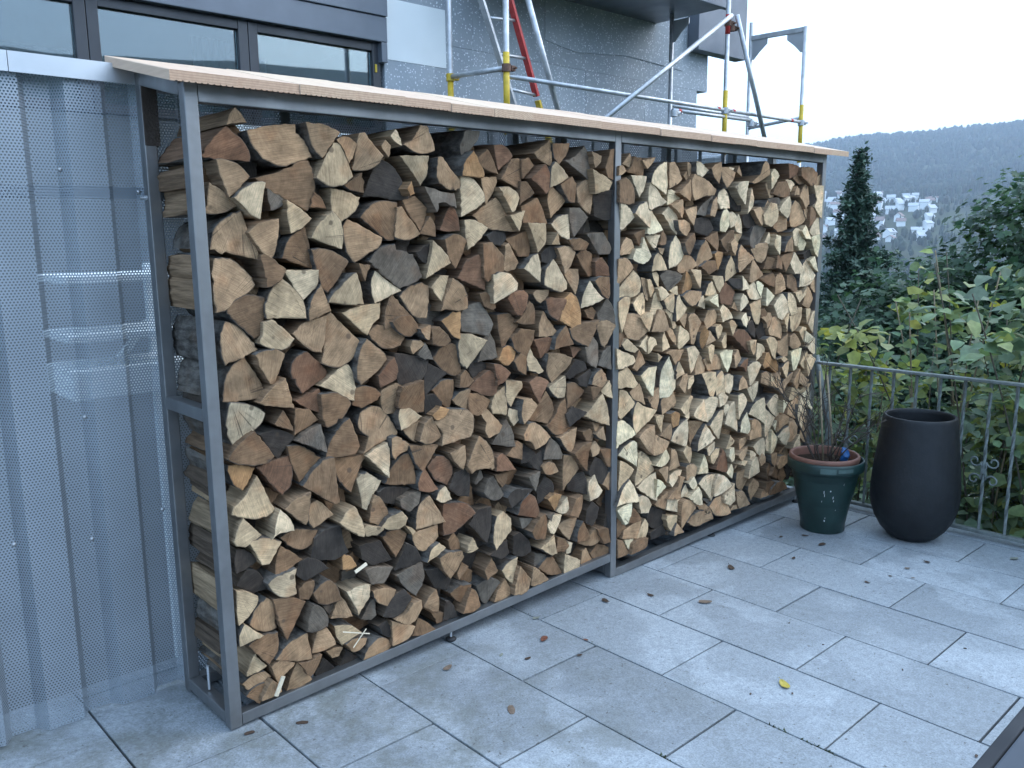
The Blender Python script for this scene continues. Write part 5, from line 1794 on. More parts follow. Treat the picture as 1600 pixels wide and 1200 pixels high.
def log_mesh(name, gs):
    v, f, mi, lp, rim, tn = [], [], [], [], [], []
    for g in gs:
        b = len(v)
        v += g['v']; f += [tuple(i + b for i in t) for t in g['f']]; mi += g['m']; lp += g['lp']; rim += g['rim']
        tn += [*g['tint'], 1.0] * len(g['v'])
    me = bpy.data.meshes.new(name)
    me.from_pydata(v, [], f)
    me.polygons.foreach_set('material_index', mi)
    me.attributes.new('lp', 'FLOAT_VECTOR', 'POINT').data.foreach_set('vector', lp)
    me.attributes.new('rim', 'FLOAT', 'POINT').data.foreach_set('value', rim)
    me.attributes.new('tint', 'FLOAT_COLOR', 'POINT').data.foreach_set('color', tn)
    for mt in (M['log_end'], M['log_split'], M['bark']): me.materials.append(mt)
    me.update()
    return me

def log_label(g, used):
    x, z = g['cen'].x, g['cen'].y
    left = x < 1.895
    bay = 'left bay' if left else 'right bay'
    fx = (x - 0.04) / 1.845 if left else (x - 1.926) / 1.82
    fzz = (z - 0.05) / 1.92
    A = 0.5 * abs(sum(g['poly'][i].x * g['poly'][(i + 1) % len(g['poly'])].y - g['poly'][(i + 1) % len(g['poly'])].x * g['poly'][i].y for i in range(len(g['poly']))))
    size = 'big ' if A > 0.0098 else 'small ' if A < 0.0045 else ''
    dv = g['pith'] - g['cen']
    a = math.degrees(math.atan2(dv.y, dv.x)) % 360
    way = ['right', 'up-right', 'up', 'up-left', 'left', 'down-left', 'down', 'down-right'][int((a + 22.5) // 45) % 8]
    shape = 'log wedge pointing ' + way if g['arc'] else 'log block pointing ' + way
    row = int((1.96 - z) / 1.92 * 19.999)
    rank = sum(1 for (bx, bz) in CENS if (bx < 1.895) == left and int((1.96 - bz) / 1.92 * 19.999) == row and bx < x - 1e-6)
    lab = '%s%s %s, %s, %s row down, %s log from left' % (size, CWORD[g['c']], shape, bay, ORD[row], ORD[rank])
    return lab

ORD = ['first', 'second', 'third', 'fourth', 'fifth', 'sixth', 'seventh', 'eighth', 'ninth', 'tenth', 'eleventh', 'twelfth', 'thirteenth', 'fourteenth', 'fifteenth',
       'sixteenth', 'seventeenth', 'eighteenth', 'nineteenth', 'twentieth', 'twenty-first', 'twenty-second', 'twenty-third', 'twenty-fourth', 'twenty-fifth', 'twenty-sixth']
lines = LOGS.strip().split('\n')
used = set()
NIND = 300
GEO = [log_geo(ln, i + 1) for i, ln in enumerate(lines)]
CENS = [(g['cen'].x, g['cen'].y) for g in GEO]
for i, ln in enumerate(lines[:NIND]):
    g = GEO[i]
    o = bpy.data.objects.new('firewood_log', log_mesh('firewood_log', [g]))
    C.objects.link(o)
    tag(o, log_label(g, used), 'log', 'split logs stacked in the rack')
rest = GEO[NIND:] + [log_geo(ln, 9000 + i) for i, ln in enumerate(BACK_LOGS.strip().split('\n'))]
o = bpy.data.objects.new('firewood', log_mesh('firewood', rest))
C.objects.link(o)
tag(o, 'smaller split logs filling the gaps between the larger ones in the rack', 'firewood', kind='stuff')

# splinters caught on the stack
def splinter(p0, p1, w, label):
    o = MB().beam(p0, p1, w, w * 0.4, 0, 0.0008, up=(0.2, -1, 0.3)).build('wood_splinter', M['wood_white'])
    tag(o, label, 'splinter', 'loose splinters on the stack')
splinter((0.44, -0.045, 0.15), (0.50, -0.04, 0.20), 0.004, 'thin white splinter leaning across another low in the left bay')
splinter((0.41, -0.03, 0.215), (0.52, -0.03, 0.17), 0.004, 'long thin white splinter lying slanted under another in the left bay')
splinter((0.47, -0.03, 0.418), (0.52, -0.028, 0.435), 0.012, 'flat bright white wood chip beside an orange log in the left bay')
splinter((0.15, -0.025, 0.075), (0.18, -0.025, 0.135), 0.014, 'short pale stick leaning on the bottom rail near the left post')

# ------------------------------------------------------------------ house behind
house = thing('house', 'house under renovation with grey insulation boards and dark windows', 'house', (4.5, 5.0, -2.6))
FY = 3.8
# body of the house behind the cladding
body = MB()
body.box(3.36, 8.03, FY + 0.16, 9.0, -2.6, 6.5)
body.box(-6.0, 3.36, FY + 2.6, 9.0, -2.6, 6.5)
body.box(-6.0, 3.36, FY + 0.05, FY + 2.6, 3.75, 6.5)
body.build('wall', M['room'], house)
MB().box(-6.0, 3.358, FY + 0.02, FY + 2.58, -2.6, 2.398).build('wall', M['room'], house)
MB().box(1.7, 3.356, FY - 0.03, FY + 0.018, 1.86, 2.397, 0, 0.004).build('added_bright_panel', M['white'], house)  # added white panel, stands in for bright light behind the upper fence holes
# insulation boards, running bond
q = random.Random(9)
rows = np.arange(0.24, 6.4, 0.5)
for j, z0 in enumerate(rows):
    x = 3.36 - (0.0 if j % 2 == 0 else 0.45)
    while x < 8.1:
        x1 = x + 1.0
        xa, xb = max(x, 3.362), min(x1, 8.12 if z0 > 2.9 else 7.955)
        if xb - xa > 0.05:
            dy = q.uniform(-0.0015, 0.0015)
            za, zb = z0 + 0.0007, z0 + 0.4993
            if not (xa < 4.0 and za > 3.0 and zb < 3.6):
                MB().box(xa + 0.0006, xb - 0.0006, FY + dy, FY + 0.159, za, zb, 0, 0.002).build('insulation_board', M['eps'], house)
            else:
                if xb > 4.05: MB().box(4.04, xb - 0.0015, FY + dy, FY + 0.159, za, zb, 0, 0.002).build('insulation_board', M['eps'], house)
        x = x1
MB().box(3.363, 4.035, FY - 0.004, FY + 0.12, 3.04, 3.535, 0, 0.002).build('white_panel', M['white'], house)
# smoother base coat above
bc = MB()
bc.add([(5.3, FY - 0.009, 3.46), (5.75, FY - 0.009, 3.40), (6.6, FY - 0.009, 3.47), (7.6, FY - 0.009, 3.43), (7.6, FY - 0.009, 4.3), (5.3, FY - 0.009, 4.3),
        (5.3, FY - 0.005, 3.46), (5.75, FY - 0.005, 3.40), (6.6, FY - 0.005, 3.47), (7.6, FY - 0.005, 3.43), (7.6, FY - 0.005, 4.3), (5.3, FY - 0.005, 4.3)],
       [(0, 1, 2, 3, 4, 5), (0, 6, 7, 1), (1, 7, 8, 2), (2, 8, 9, 3), (3, 9, 10, 4), (4, 10, 11, 5), (5, 11, 6, 0)])
bc.build('base_coat', M['eps'], house)
# window band: frames, glass, fascia
fa = MB(); fa.box(-6, 3.36, FY - 0.06, FY + 0.05, 3.16, 3.36, 0, 0.006).build('fascia', M['fascia'], house)
MB().box(-6, 3.36, FY - 0.075, FY + 0.05, 3.364, 3.76, 0, 0.006).build('fascia', M['fascia'], house)
MB().box(3.3, 3.357, FY - 0.06, FY + 0.05, 3.0, 3.158, 0, 0.004).build('fascia', M['fascia'], house)
def window(x0, x1):
    w = MB().box(x0, x0 + 0.075, FY, FY + 0.09, 2.4, 3.158, 0, 0.004).build('window', M['darkframe'], house)
    w2 = MB(); w2.box(x1 - 0.075, x1, FY, FY + 0.09, 2.4, 3.158, 0, 0.004); w2.build('frame', M['darkframe'], w)
    w3 = MB(); w3.box(x0 + 0.0755, x1 - 0.0755, FY + 0.003, FY + 0.085, 3.09, 3.157, 0, 0.004); w3.build('frame', M['darkframe'], w)
    w4 = MB(); w4.box(x0 + 0.0755, x1 - 0.0755, FY + 0.003, FY + 0.085, 2.4, 2.47, 0, 0.004); w4.build('frame', M['darkframe'], w)
    g = MB().box(x0 + 0.076, x1 - 0.076, FY + 0.04, FY + 0.048, 2.471, 3.089); g.build('pane', M['glass'], w)
for x0, x1 in ((-3.6, -2.35), (-2.345, -1.0), (-0.995, 0.985), (0.99, 2.13), (2.135, 3.32)):
    window(x0, x1)
# lintel shadow box, room floor, curtains
MB().box(-6, 3.35, FY + 0.1, FY + 2.55, 3.17, 3.4).build('ceiling', M['room'], house)
for xa, xb, yy in ((0.4, 1.55, 1.9), (2.5, 2.9, 1.2), (2.0, 2.3, 0.7)):
    cv, cf = [], []
    n = 26
    for i in range(n + 1):
        u = xa + (xb - xa) * i / n
        yo = FY + yy + 0.03 * math.sin(i * 1.7)
        cv += [(u, yo, 2.4), (u, yo, 3.15)]
    for i in range(n): cf.append((2 * i, 2 * i + 2, 2 * i + 3, 2 * i + 1))
    MB().add(cv, cf).build('curtain', M['curtain'], house, True)
# window handle hinge in brass
MB().box(3.262, 3.282, FY - 0.009, FY + 0.0, 2.92, 2.985, 0, 0.003).build('hinge', M['yellow'], house)
# projecting storey slab and eave box at the corner
sl = MB(); sl.box(4.2, 7.08, 2.88, FY + 0.3, 3.875, 4.25, 0, 0.01); sl.build('balcony_slab', M['fascia'], house)
MB().box(4.2, 7.1, 2.82, 2.876, 3.845, 4.7, 0, 0.008).build('balcony_fascia', M['fascia'], house)
MB().box(7.69, 8.70, FY - 0.16, FY - 0.006, 3.66, 4.6, 0, 0.006).build('dark_panel', M['fascia'], house)

# ------------------------------------------------------------------ scaffolding
sc = thing('scaffolding', 'galvanised tube scaffolding with yellow bands in front of the grey house wall', 'scaffolding', (6, 3.05, -2.6))
TR = 0.0242
NY, FYS = 2.7, 3.4
XS = (3.755, 6.845, 8.42)
for x in XS:
    MB().tube((x, NY, -2.6), (x, NY, 4.6 if x < 8 else 3.86), TR, n=12).build('post', M['galv'], sc, True)
    MB().tube((x, FYS, -2.6), (x, FYS, 4.6 if x < 8 else 4.02), TR, n=12).build('post', M['galv'], sc, True)
    MB().tube((x, NY, 2.35), (x, NY, 2.98 if x < 4 else 3.0), TR + 0.0015, n=12).build('painted_band', M['yellow'], sc, True)
MB().tube((3.755, FYS, 2.3), (3.755, FYS, 2.86), TR + 0.0015, n=12).build('painted_band', M['yellow'], sc, True)
MB().tube((6.845, NY, 3.55), (6.845, NY, 3.74), TR + 0.0015, n=12).build('painted_band', M['red'], sc, True)
for (p0, p1) in (((3.755, NY, 2.80), (8.42, NY, 2.81)), ((6.845, FYS, 2.93), (8.42, FYS, 2.93)), ((5.95, NY, 2.73), (7.35, NY, 2.745))):
    MB().tube(p0, p1, 0.0195, n=10).build('guard_rail', M['galv'], sc, True)
for xa in (6.72, 7.0, 6.05, 8.2):
    MB().tube((xa - 0.022, NY, 2.81 if xa != 6.05 else 2.731), (xa + 0.022, NY, 2.81 if xa != 6.05 else 2.731), 0.0208, n=10).build('red_mark', M['red'], sc, True)
MB().tube((3.755, NY, 2.86), (3.755, FYS, 2.885), 0.022, n=10).build('transom', M['galv'], sc, True)
for x in XS[2:]:
    MB().tube((x, NY, 2.86), (x, FYS, 2.80), 0.0195, n=10).build('transom', M['galv'], sc, True)
MB().beam((8.42, NY, 3.83), (8.42, FYS, 3.84), 0.04, 0.055, 0, 0.006).build('top_beam', M['galv'], sc)
MB().beam((6.845, NY, 4.3), (6.845, FYS, 4.3), 0.04, 0.055, 0, 0.006).build('top_beam', M['galv'], sc)
# gusset plates
def gusset(x, y0, dy, z):
    w, h = 0.2 * dy, 0.22
    ring = [(0, 0), (w, 0), (w, -0.06), (w * .5, -0.14), (w * .12, -h), (0, -h)]
    v = [(x - 0.004, y0 + a, z + b_) for a, b_ in ring] + [(x + 0.004, y0 + a, z + b_) for a, b_ in ring]
    n = len(ring)
    f = [tuple(range(n)), tuple(range(2 * n - 1, n - 1, -1))] + [(i, n + i, n + (i + 1) % n, (i + 1) % n) for i in range(n)]
    MB().add(v, f).build('gusset', M['cap'], sc)
gusset(8.42, NY + 0.024, 1, 3.805); gusset(8.42, FYS - 0.024, -1, 3.812); gusset(6.845, FYS - 0.024, -1, 3.80)
# braces
for p0, p1 in (((4.72, NY - 0.05, 2.46), (6.83, NY - 0.05, 3.72)), ((4.02, NY + 0.06, 3.52), (4.50, NY + 0.06, 2.38)), ((6.93, NY - 0.05, 3.74), (7.62, NY - 0.05, 2.45)), ((4.02, NY + 0.06, 3.52), (3.9, NY + 0.06, 3.8))):
    MB().tube(p0, p1, TR, n=12).build('brace', M['galv'], sc, True)
# couplers
for x, y, z, mt in ((3.755, NY, 2.86, 'rust'), (3.755, FYS, 2.88, 'yellow'), (6.845, NY, 2.80, 'galv'), (6.845, NY, 3.66, 'rust'), (8.42, NY, 2.80, 'galv'), (5.97, NY, 2.70, 'galv'), (7.35, NY, 2.71, 'galv'), (6.91, NY, 3.62, 'rust')):
    b = MB().lathe([(0.03, -0.03), (0.036, -0.03), (0.036, 0.03), (0.03, 0.03)], (x, y, z), 14)
    b.box(x + 0.03, x + 0.075, y - 0.03, y + 0.012, z - 0.022, z + 0.022, 0, 0.005)
    b.tube((x + 0.055, y - 0.06, z), (x + 0.055, y + 0.03, z), 0.009, n=6)
    b.build('coupler', M[mt], sc)
# ladder leaning inside the scaffold
ld = thing('ladder', 'ladder with one red stile and yellow lower end leaning inside the scaffolding', 'ladder', (4.2, 3.1, -2.0))
def lp_(a, b, t): return Vector(a).lerp(Vector(b), t)
A0, A1 = (3.70, 3.1, 3.80), (4.60, 3.1, 1.80)
B0, B1 = (4.02, 3.1, 3.89), (4.92, 3.1, 1.72)
MB().beam(A0, A1, 0.06, 0.025, 0, 0.003).build('stile', M['galv'], ld)
MB().beam(B0, lp_(B0, B1, 0.52), 0.06, 0.028, 0, 0.003).build('stile', M['red'], ld)
MB().beam(lp_(B0, B1, 0.535), B1, 0.058, 0.026, 0, 0.003).build('stile', M['yellow'], ld)
for t in (0.1, 0.235, 0.37, 0.505, 0.64, 0.775, 0.91):
    MB().tube(lp_(A0, A1, t), lp_(B0, B1, t + 0.01), 0.014, n=8).build('rung', M['galv'], ld, True)

# ------------------------------------------------------------------ railing at the end of the terrace
RX = 3.80
FZ = fz(RX)
rl = thing('balcony_railing', 'low wrought iron railing with twisted bars and scrolls at the terrace edge', 'railing', (RX, -1.2, FZ))
MB().box(RX - 0.021, RX + 0.021, -4.4, 0.10, 0.778, 0.794, 0, 0.004).build('handrail', M['railing'], rl)
MB().box(RX - 0.018, RX + 0.018, -4.4, 0.10, FZ + 0.03, FZ + 0.048, 0, 0.003).build('bottom_rail', M['railing'], rl)
def twisted(y):
    n, s = 30, 0.0065
    v, f = [], []
    for i in range(n + 1):
        z = FZ + 0.048 + (0.778 - FZ - 0.048) * i / n
        a = i * 0.42 if 3 < i < n - 3 else (3 if i <= 3 else n - 3) * 0.42
        for k in range(4):
            t = a + k * math.pi / 2
            v.append((RX + math.cos(t) * s * 1.4, y + math.sin(t) * s * 1.4, z))
    for i in range(n):
        for k in range(4):
            k2 = (k + 1) % 4
            f.append((i * 4 + k, i * 4 + k2, i * 4 + 4 + k2, i * 4 + 4 + k))
    return MB().add(v, f).build('baluster', M['railing'], rl)
def scroll(y, zc):
    for sy in (-1, 1):
        for sz in (-1, 1):
            pts = []
            for i in range(27):
                t = i / 26
                a = math.pi * 0.5 + t * math.pi * 2.1
                rr = 0.034 * (1 - 0.72 * t)
                pts.append((RX - 0.001, y + sy * (0.045 - rr * math.sin(a) * 1.0 ), zc + sz * (0.052 + rr * math.cos(a))))
            pts = [(RX, y + sy * 0.008, zc), (RX, y + sy * 0.012, zc + sz * 0.02)] + pts
            MB().path(pts, 0.0052, 6).build('scroll', M['railing'], rl, True)
    MB().box(RX - 0.011, RX + 0.011, y - 0.013, y + 0.013, zc - 0.014, zc + 0.014, 0, 0.003).build('collar', M['railing'], rl)
ys = [0.04 - 0.127 * k for k in range(35)]
for k, y in enumerate(ys):
    twisted(y)
    if k % 6 == 2: scroll(y, 0.30)
    if k % 6 == 2 and y < -0.4: pass
for y in (0.085, -1.6, -3.2):
    MB().box(RX - 0.016, RX + 0.016, y - 0.016, y + 0.016, FZ - 0.0, 0.777, 0, 0.003).build('post', M['railing'], rl)

# ------------------------------------------------------------------ pots
GX, GY = 3.325, -0.325
gz = fz(GX) + 0.001
gp = thing('green_pot', 'dark green plastic plant pot with bare twigs beside the wood stack', 'pot', (GX, GY, gz))
def gw(t, z): return 0.004 * math.sin(3 * t)
prof = [(0.0, 0.0), (0.112, 0.0), (0.118, 0.008), (0.119, 0.05), (0.121, 0.054), (0.128, 0.10), (0.150, 0.22), (0.178, 0.335), (0.186, 0.345), (0.190, 0.35), (0.198, 0.352), (0.202, 0.36), (0.203, 0.40), (0.199, 0.408), (0.192, 0.408), (0.188, 0.395), (0.150, 0.2), (0.10, 0.02), (0.0, 0.02)]
MB().lathe(prof, (GX, GY, gz), 56).build('pot_body', M['green_pot'], gp, True)
MB().lathe([(0.152, 0.34), (0.166, 0.395), (0.168, 0.424), (0.172, 0.430), (0.182, 0.430), (0.187, 0.422), (0.186, 0.410), (0.176, 0.38)], (GX - 0.005, GY + 0.008, gz), 56).build('inner_pot', M['terracotta'], gp, True)
def sw(t, z): return 0.03 * math.sin(5 * t) + 0.02 * math.sin(9 * t + 1)
MB().lathe([(0.164, 0.385), (0.13, 0.395), (0.09, 0.388), (0.05, 0.398), (0.0, 0.392)], (GX - 0.005, GY + 0.008, gz), 40, 0, sw).build('soil', M['soil'], gp, True)
# pale repair strip on the rim and paint chips
def wrap(r, a0, a1, z0, z1, mat, name):
    v, f = [], []
    n = 10
    for i in range(n + 1):
        a = a0 + (a1 - a0) * i / n
        for rr, z in ((r, z0), (r, z1)):
            v.append((GX + rr * math.cos(a), GY + rr * math.sin(a), gz + z))
    for i in range(n): f.append((2 * i, 2 * i + 2, 2 * i + 3, 2 * i + 1))
    MB().add(v, f).build(name, mat, gp)
view = math.atan2(CAM.y - GY, CAM.x - GX)
wrap(0.2048, view - 0.12, view + 0.28, 0.365, 0.395, M['pale_green'], 'repair_tape')
wrap(0.2052, view + 0.33, view + 0.75, 0.372, 0.392, M['pale_green'], 'repair_tape')
q = random.Random(3)
for da, z, w, h in ((0.0, 0.255, 0.035, 0.03), (0.02, 0.235, 0.02, 0.028), (0.2, 0.262, 0.05, 0.012), (0.3, 0.225, 0.03, 0.022), (0.33, 0.205, 0.03, 0.016), (-0.06, 0.2, 0.02, 0.014), (0.07, 0.085, 0.08, 0.016), (0.09, 0.10, 0.03, 0.014), (0.45, 0.15, 0.02, 0.01), (0.6, 0.30, 0.02, 0.02)):
    r_ = 0.121 + (z - 0.054) / 0.281 * 0.057 + 0.004
    v = []
    k = 7
    for i in range(k):
        t = 2 * math.pi * i / k
        a = view + da + w * math.cos(t) * q.uniform(.5, 1) * .5
        zz = z + h * math.sin(t) * q.uniform(.5, 1) * .5
        rr = 0.121 + (zz - 0.054) / 0.281 * 0.057 + 0.0035
        v.append((GX + rr * math.cos(a), GY + rr * math.sin(a), gz + zz))
    MB().add(v, [tuple(range(k))]).build('paint_chip', M['chip'], gp)
# canes, twigs and a blue wrapper standing in the pot
tp = thing('potted_shrub', 'bare leafless twigs tied to thin canes in the green pot', 'plant', (GX, GY, gz + 0.39))
sz_ = gz + 0.385
for (x0, y0, x1, y1, h) in ((-0.03, 0.0, -0.01, 0.06, 0.50), (0.05, -0.02, 0.06, 0.05, 0.47)):
    MB().tube((GX + x0, GY + y0, sz_), (GX + x1, GY + y1, sz_ + h), 0.006, 0.005, n=7).build('cane', M['cane'], tp, True)
def grow(mb, p, d, L, r, depth, q):
    pts, rad = [p], [r]
    n = 6
    for i in range(n):
        d = (d + Vector((q.gauss(0, .16), q.gauss(0, .16), q.gauss(0.03, .1)))).normalized()
        p = p + d * (L / n)
        pts.append(p); rad.append(r * (1 - 0.65 * (i + 1) / n))
        if depth and i in (1, 2, 3, 4) and q.random() < 0.75:
            dd = (d + Vector((q.gauss(0, .75), q.gauss(0, .75), q.gauss(.1, .35)))).normalized()
            grow(mb, p.copy(), dd, L * q.uniform(.35, .6), r * 0.6, depth - 1, q)
    mb.path(pts, rad, 5)
q = random.Random(21)
for i in range(12):
    mb = MB()
    a = i * 0.9 + 0.3
    grow(mb, Vector((GX + 0.05 * math.cos(a), GY + 0.05 * math.sin(a), sz_ - 0.01)), Vector((0.5 * math.cos(a), 0.5 * math.sin(a), 0.9)), q.uniform(0.32, 0.55), 0.0045, 2, q)
    mb.build('twig', M['twig'], tp, True)
bw = MB()
bm_ = bmesh.new(); bmesh.ops.create_icosphere(bm_, subdivisions=2, radius=0.034)
bx_, by_ = GX + 0.04, GY - 0.085
bw.add([(bx_ + v.co.x * 0.7 + q.gauss(0, .004), by_ + v.co.y * 0.7 + q.gauss(0, .004), sz_ + 0.04 + v.co.z * 1.4 + q.gauss(0, .005)) for v in bm_.verts], [[v.index for v in f.verts] for f in bm_.faces]); bm_.free()
tag(bw.build('plastic_wrapper', M['blue']), 'crumpled blue plastic wrapper tucked into the green pot', 'wrapper')

BX, BY = 3.545, -0.725
bz = fz(BX) + 0.001
bp = thing('black_pot', 'tall black egg-shaped planter by the railing', 'planter', (BX, BY, bz))
prof = [(0.0, 0.0), (0.085, 0.0), (0.10, 0.004), (0.125, 0.02), (0.165, 0.062), (0.195, 0.115), (0.214, 0.17), (0.222, 0.23), (0.222, 0.29), (0.216, 0.37), (0.205, 0.47), (0.193, 0.57), (0.183, 0.655), (0.180, 0.672), (0.177, 0.678), (0.168, 0.678), (0.164, 0.672), (0.163, 0.655), (0.175, 0.5), (0.185, 0.3), (0.17, 0.14), (0.10, 0.05), (0.0, 0.045)]
MB().lathe(prof, (BX, BY, bz), 72).build('pot_body', M['black_pot'], bp, True)

# dark table in the near right corner
tb_ = thing('garden_table', 'dark blue grey table top cut off at the lower right corner', 'table', (1.0, -2.6, fz(1)))
MB().box(0.25, 1.75, -3.05, -2.076, 0.692, 0.72, 0, 0.004).build('table_top', M['table'], tb_)
for (a, b, c, d) in ((0.25, 1.75, -2.0745, -2.052), (0.25, 1.75, -3.075, -3.0515)):
    MB().box(a, b, c, d, 0.675, 0.722, 0, 0.004).build('table_edge', M['tabledge'], tb_)
for x in (0.9, 1.68):
    for y in (-3.0, -2.5):
        MB().box(x, x + 0.045, y, y + 0.045, fz(x) + 0.001, 0.690, 0, 0.003).build('leg', M['tabledge'], tb_)

# ------------------------------------------------------------------ foliage
def leaf_mesh(name, pos, nrm, size, tint, shape='leaf', rs=None):
    """many leaves in one mesh: pos (n,3), nrm (n,3) facing, size (n,), tint (n,3)"""
    rs = rs or np.random.default_rng(1)
    n = len(pos)
    nrm = nrm / (np.linalg.norm(nrm, axis=1, keepdims=True) + 1e-9)
    ref = rs.normal(size=(n, 3))
    a = np.cross(nrm, ref); a /= (np.linalg.norm(a, axis=1, keepdims=True) + 1e-9)
    b = np.cross(nrm, a)
    if shape == 'leaf':        # pointed oval folded along the midrib
        T = np.array([(0, 0, 0), (.30, .36, .10), (.70, .27, .04), (1.0, 0, -.16), (.70, -.27, .04), (.30, -.36, .10), (.5, 0, 0)])
        F = [(0, 1, 6), (1, 2, 6), (2, 3, 6), (3, 4, 6), (4, 5, 6), (5, 0, 6)]
    elif shape == 'maple':
        T = np.array([(0, 0, 0), (.15, .42, .06), (.42, .30, .05), (.62, .55, .0), (.70, .22, .04), (1.0, 0, -.07), (.70, -.22, .04), (.62, -.55, 0), (.42, -.30, .05), (.15, -.42, .06), (.4, 0, 0)])
        F = [(i, (i + 1) % 10, 10) for i in range(10)]
    elif shape == 'quad':
        T = np.array([(0, 0, 0), (.5, .34, .05), (1, 0, 0), (.5, -.34, .05)])
        F = [(0, 1, 2), (0, 2, 3)]
    else:                      # needle spray
        T = np.array([(0, 0, 0), (.45, .2, .03), (1, 0, 0), (.45, -.2, .03)])
        F = [(0, 1, 2, 3)]
    k = len(T)
    V = pos[:, None, :] + size[:, None, None] * (T[None, :, 0:1] * a[:, None, :] + T[None, :, 1:2] * b[:, None, :] + T[None, :, 2:3] * nrm[:, None, :])
    V = V.reshape(-1, 3)
    F = np.array(F)
    FF = (np.arange(n)[:, None, None] * k + F[None]).reshape(-1, F.shape[1])
    me = bpy.data.meshes.new(name)
    me.vertices.add(len(V)); me.vertices.foreach_set('co', V.ravel())
    nf, fs = FF.shape
    me.loops.add(nf * fs); me.loops.foreach_set('vertex_index', FF.ravel().astype(np.int32))
    me.polygons.add(nf); me.polygons.foreach_set('loop_start', (np.arange(nf) * fs).astype(np.int32))
    try: me.polygons.foreach_set('loop_total', np.full(nf, fs, np.int32))
    except Exception: pass
    me.update(calc_edges=True)
    t4 = np.concatenate([np.repeat(tint, k, 0), np.ones((n * k, 1))], 1)
    me.attributes.new('tint', 'FLOAT_COLOR', 'POINT').data.foreach_set('color', t4.ravel())
    return me

def bush(name, label, cat, base, lobes, nleaf, lsize, cols, shape, seed, group=None, stems=5):
    """lobes: (dx,dy,dz,rx,ry,rz); leaves sit in twig clumps spread through the lobes"""
    rs = np.random.default_rng(seed)
    t = thing(name, label, cat, base, group)
    base = np.array(base)
    L = np.array(lobes, float)
    vol = (L[:, 3] * L[:, 4] * L[:, 5]) ** 0.67
    which = rs.choice(len(L), size=max(8, nleaf // 14), p=vol / vol.sum())
    d = rs.normal(size=(len(which), 3)); d /= np.linalg.norm(d, axis=1, keepdims=True)
    rad = rs.uniform(0.45, 1.05, len(which)) ** 0.6
    cl = base + L[which, :3] + d * L[which, 3:6] * rad[:, None]
    per = 14
    pos = np.repeat(cl, per, 0) + rs.normal(size=(len(cl) * per, 3)) * lsize * np.array([1.1, 1.1, 0.8])
    out = np.repeat(d, per, 0)
    nrm = out * 0.7 + np.array([0, 0, 0.9]) + rs.normal(size=pos.shape) * 0.55
    size = lsize * rs.uniform(0.55, 1.25, len(pos))
    cols = np.array(cols)
    cc = np.repeat(cols[rs.integers(0, len(cols), len(cl))], per, 0) * rs.uniform(0.7, 1.25, (len(pos), 1))
    ok = pos[:, 2] > base[2]
    me = leaf_mesh('crown', pos[ok], nrm[ok], size[ok], cc[ok], shape, rs)
    link('crown', me, M['leaf'], t)
    mb = MB()
    for i in range(stems):
        j = which[rs.integers(0, len(which))]
        tip = base + L[j, :3] + rs.normal(size=3) * L[j, 3:6] * 0.4
        p0 = base + np.array([rs.normal() * .12, rs.normal() * .12, 0])
        mid = p0 * 0.45 + tip * 0.55 + rs.normal(size=3) * 0.1
        mb.path([p0, p0 * .7 + mid * .3 + rs.normal(size=3) * .03, mid, tip], [0.035, 0.03, 0.02, 0.008], 6)
    mb.build('trunk', M['stem'], t, True)
    return t

def bearing(az, dist, z):
    return (CAM.x + dist * math.sin(R(az)), CAM.y + dist * math.cos(R(az)), z)

DARK = [(0.051, 0.109, 0.054), (0.067, 0.141, 0.064), (0.042, 0.086, 0.050), (0.083, 0.160, 0.072)]
MIDG = [(0.070, 0.147, 0.049), (0.091, 0.168, 0.056), (0.056, 0.119, 0.049), (0.126, 0.189, 0.049)]
CANE = [(0.162, 0.259, 0.114), (0.227, 0.308, 0.097), (0.145, 0.244, 0.130), (0.308, 0.373, 0.082), (0.227, 0.283, 0.179), (0.438, 0.421, 0.073), (0.179, 0.259, 0.162)]

# big dark shrubs down in the garden
GZ = -2.6
bush('shrub', 'large dark green shrub filling the far right behind the canes', 'shrub', bearing(74.5, 10.0, GZ),
     [(0.0, -0.5, 4.15, 0.9, 1.0, 0.75), (0, 0, 1.6, 1.5, 1.4, 1.7), (0.3, -0.6, 3.1, 1.3, 1.2, 1.15), (-0.5, 0.7, 2.6, 1.1, 1.2, 1.2), (0.5, -1.5, 3.3, 1.0, 1.0, 1.0), (0, 0.2, 3.7, 0.8, 0.8, 0.7)], 19000, 0.085, DARK + MIDG[:2], 'maple', 31, 'garden shrubs')
bush('shrub', 'dark green shrub between the conifer and the tall right shrub', 'shrub', bearing(67.5, 10.0, GZ),
     [(0.5, -1.1, 3.8, 0.85, 0.9, 0.85), (0.0, -0.1, 3.3, 0.8, 0.8, 0.6), (0.35, -0.7, 2.4, 0.9, 0.9, 1.0), (0, 0, 1.4, 1.1, 1.1, 1.5), (-0.1, 0.2, 2.7, 0.95, 0.9, 0.95), (0.4, -0.6, 2.9, 0.8, 0.8, 0.95), (-0.5, 0.6, 2.2, 0.8, 0.8, 0.9)], 14000, 0.08, DARK, 'maple', 32, 'garden shrubs')
bush('shrub', 'low dark green shrub at the foot of the conifer by the rack end', 'shrub', bearing(63.5, 9.0, GZ),
     [(0, 0, 1.3, 0.9, 0.9, 1.4), (0.1, -0.2, 2.35, 0.75, 0.75, 0.7), (-0.5, 0.7, 1.9, 0.8, 0.8, 0.9)], 7000, 0.08, DARK, 'leaf', 33, 'garden shrubs')
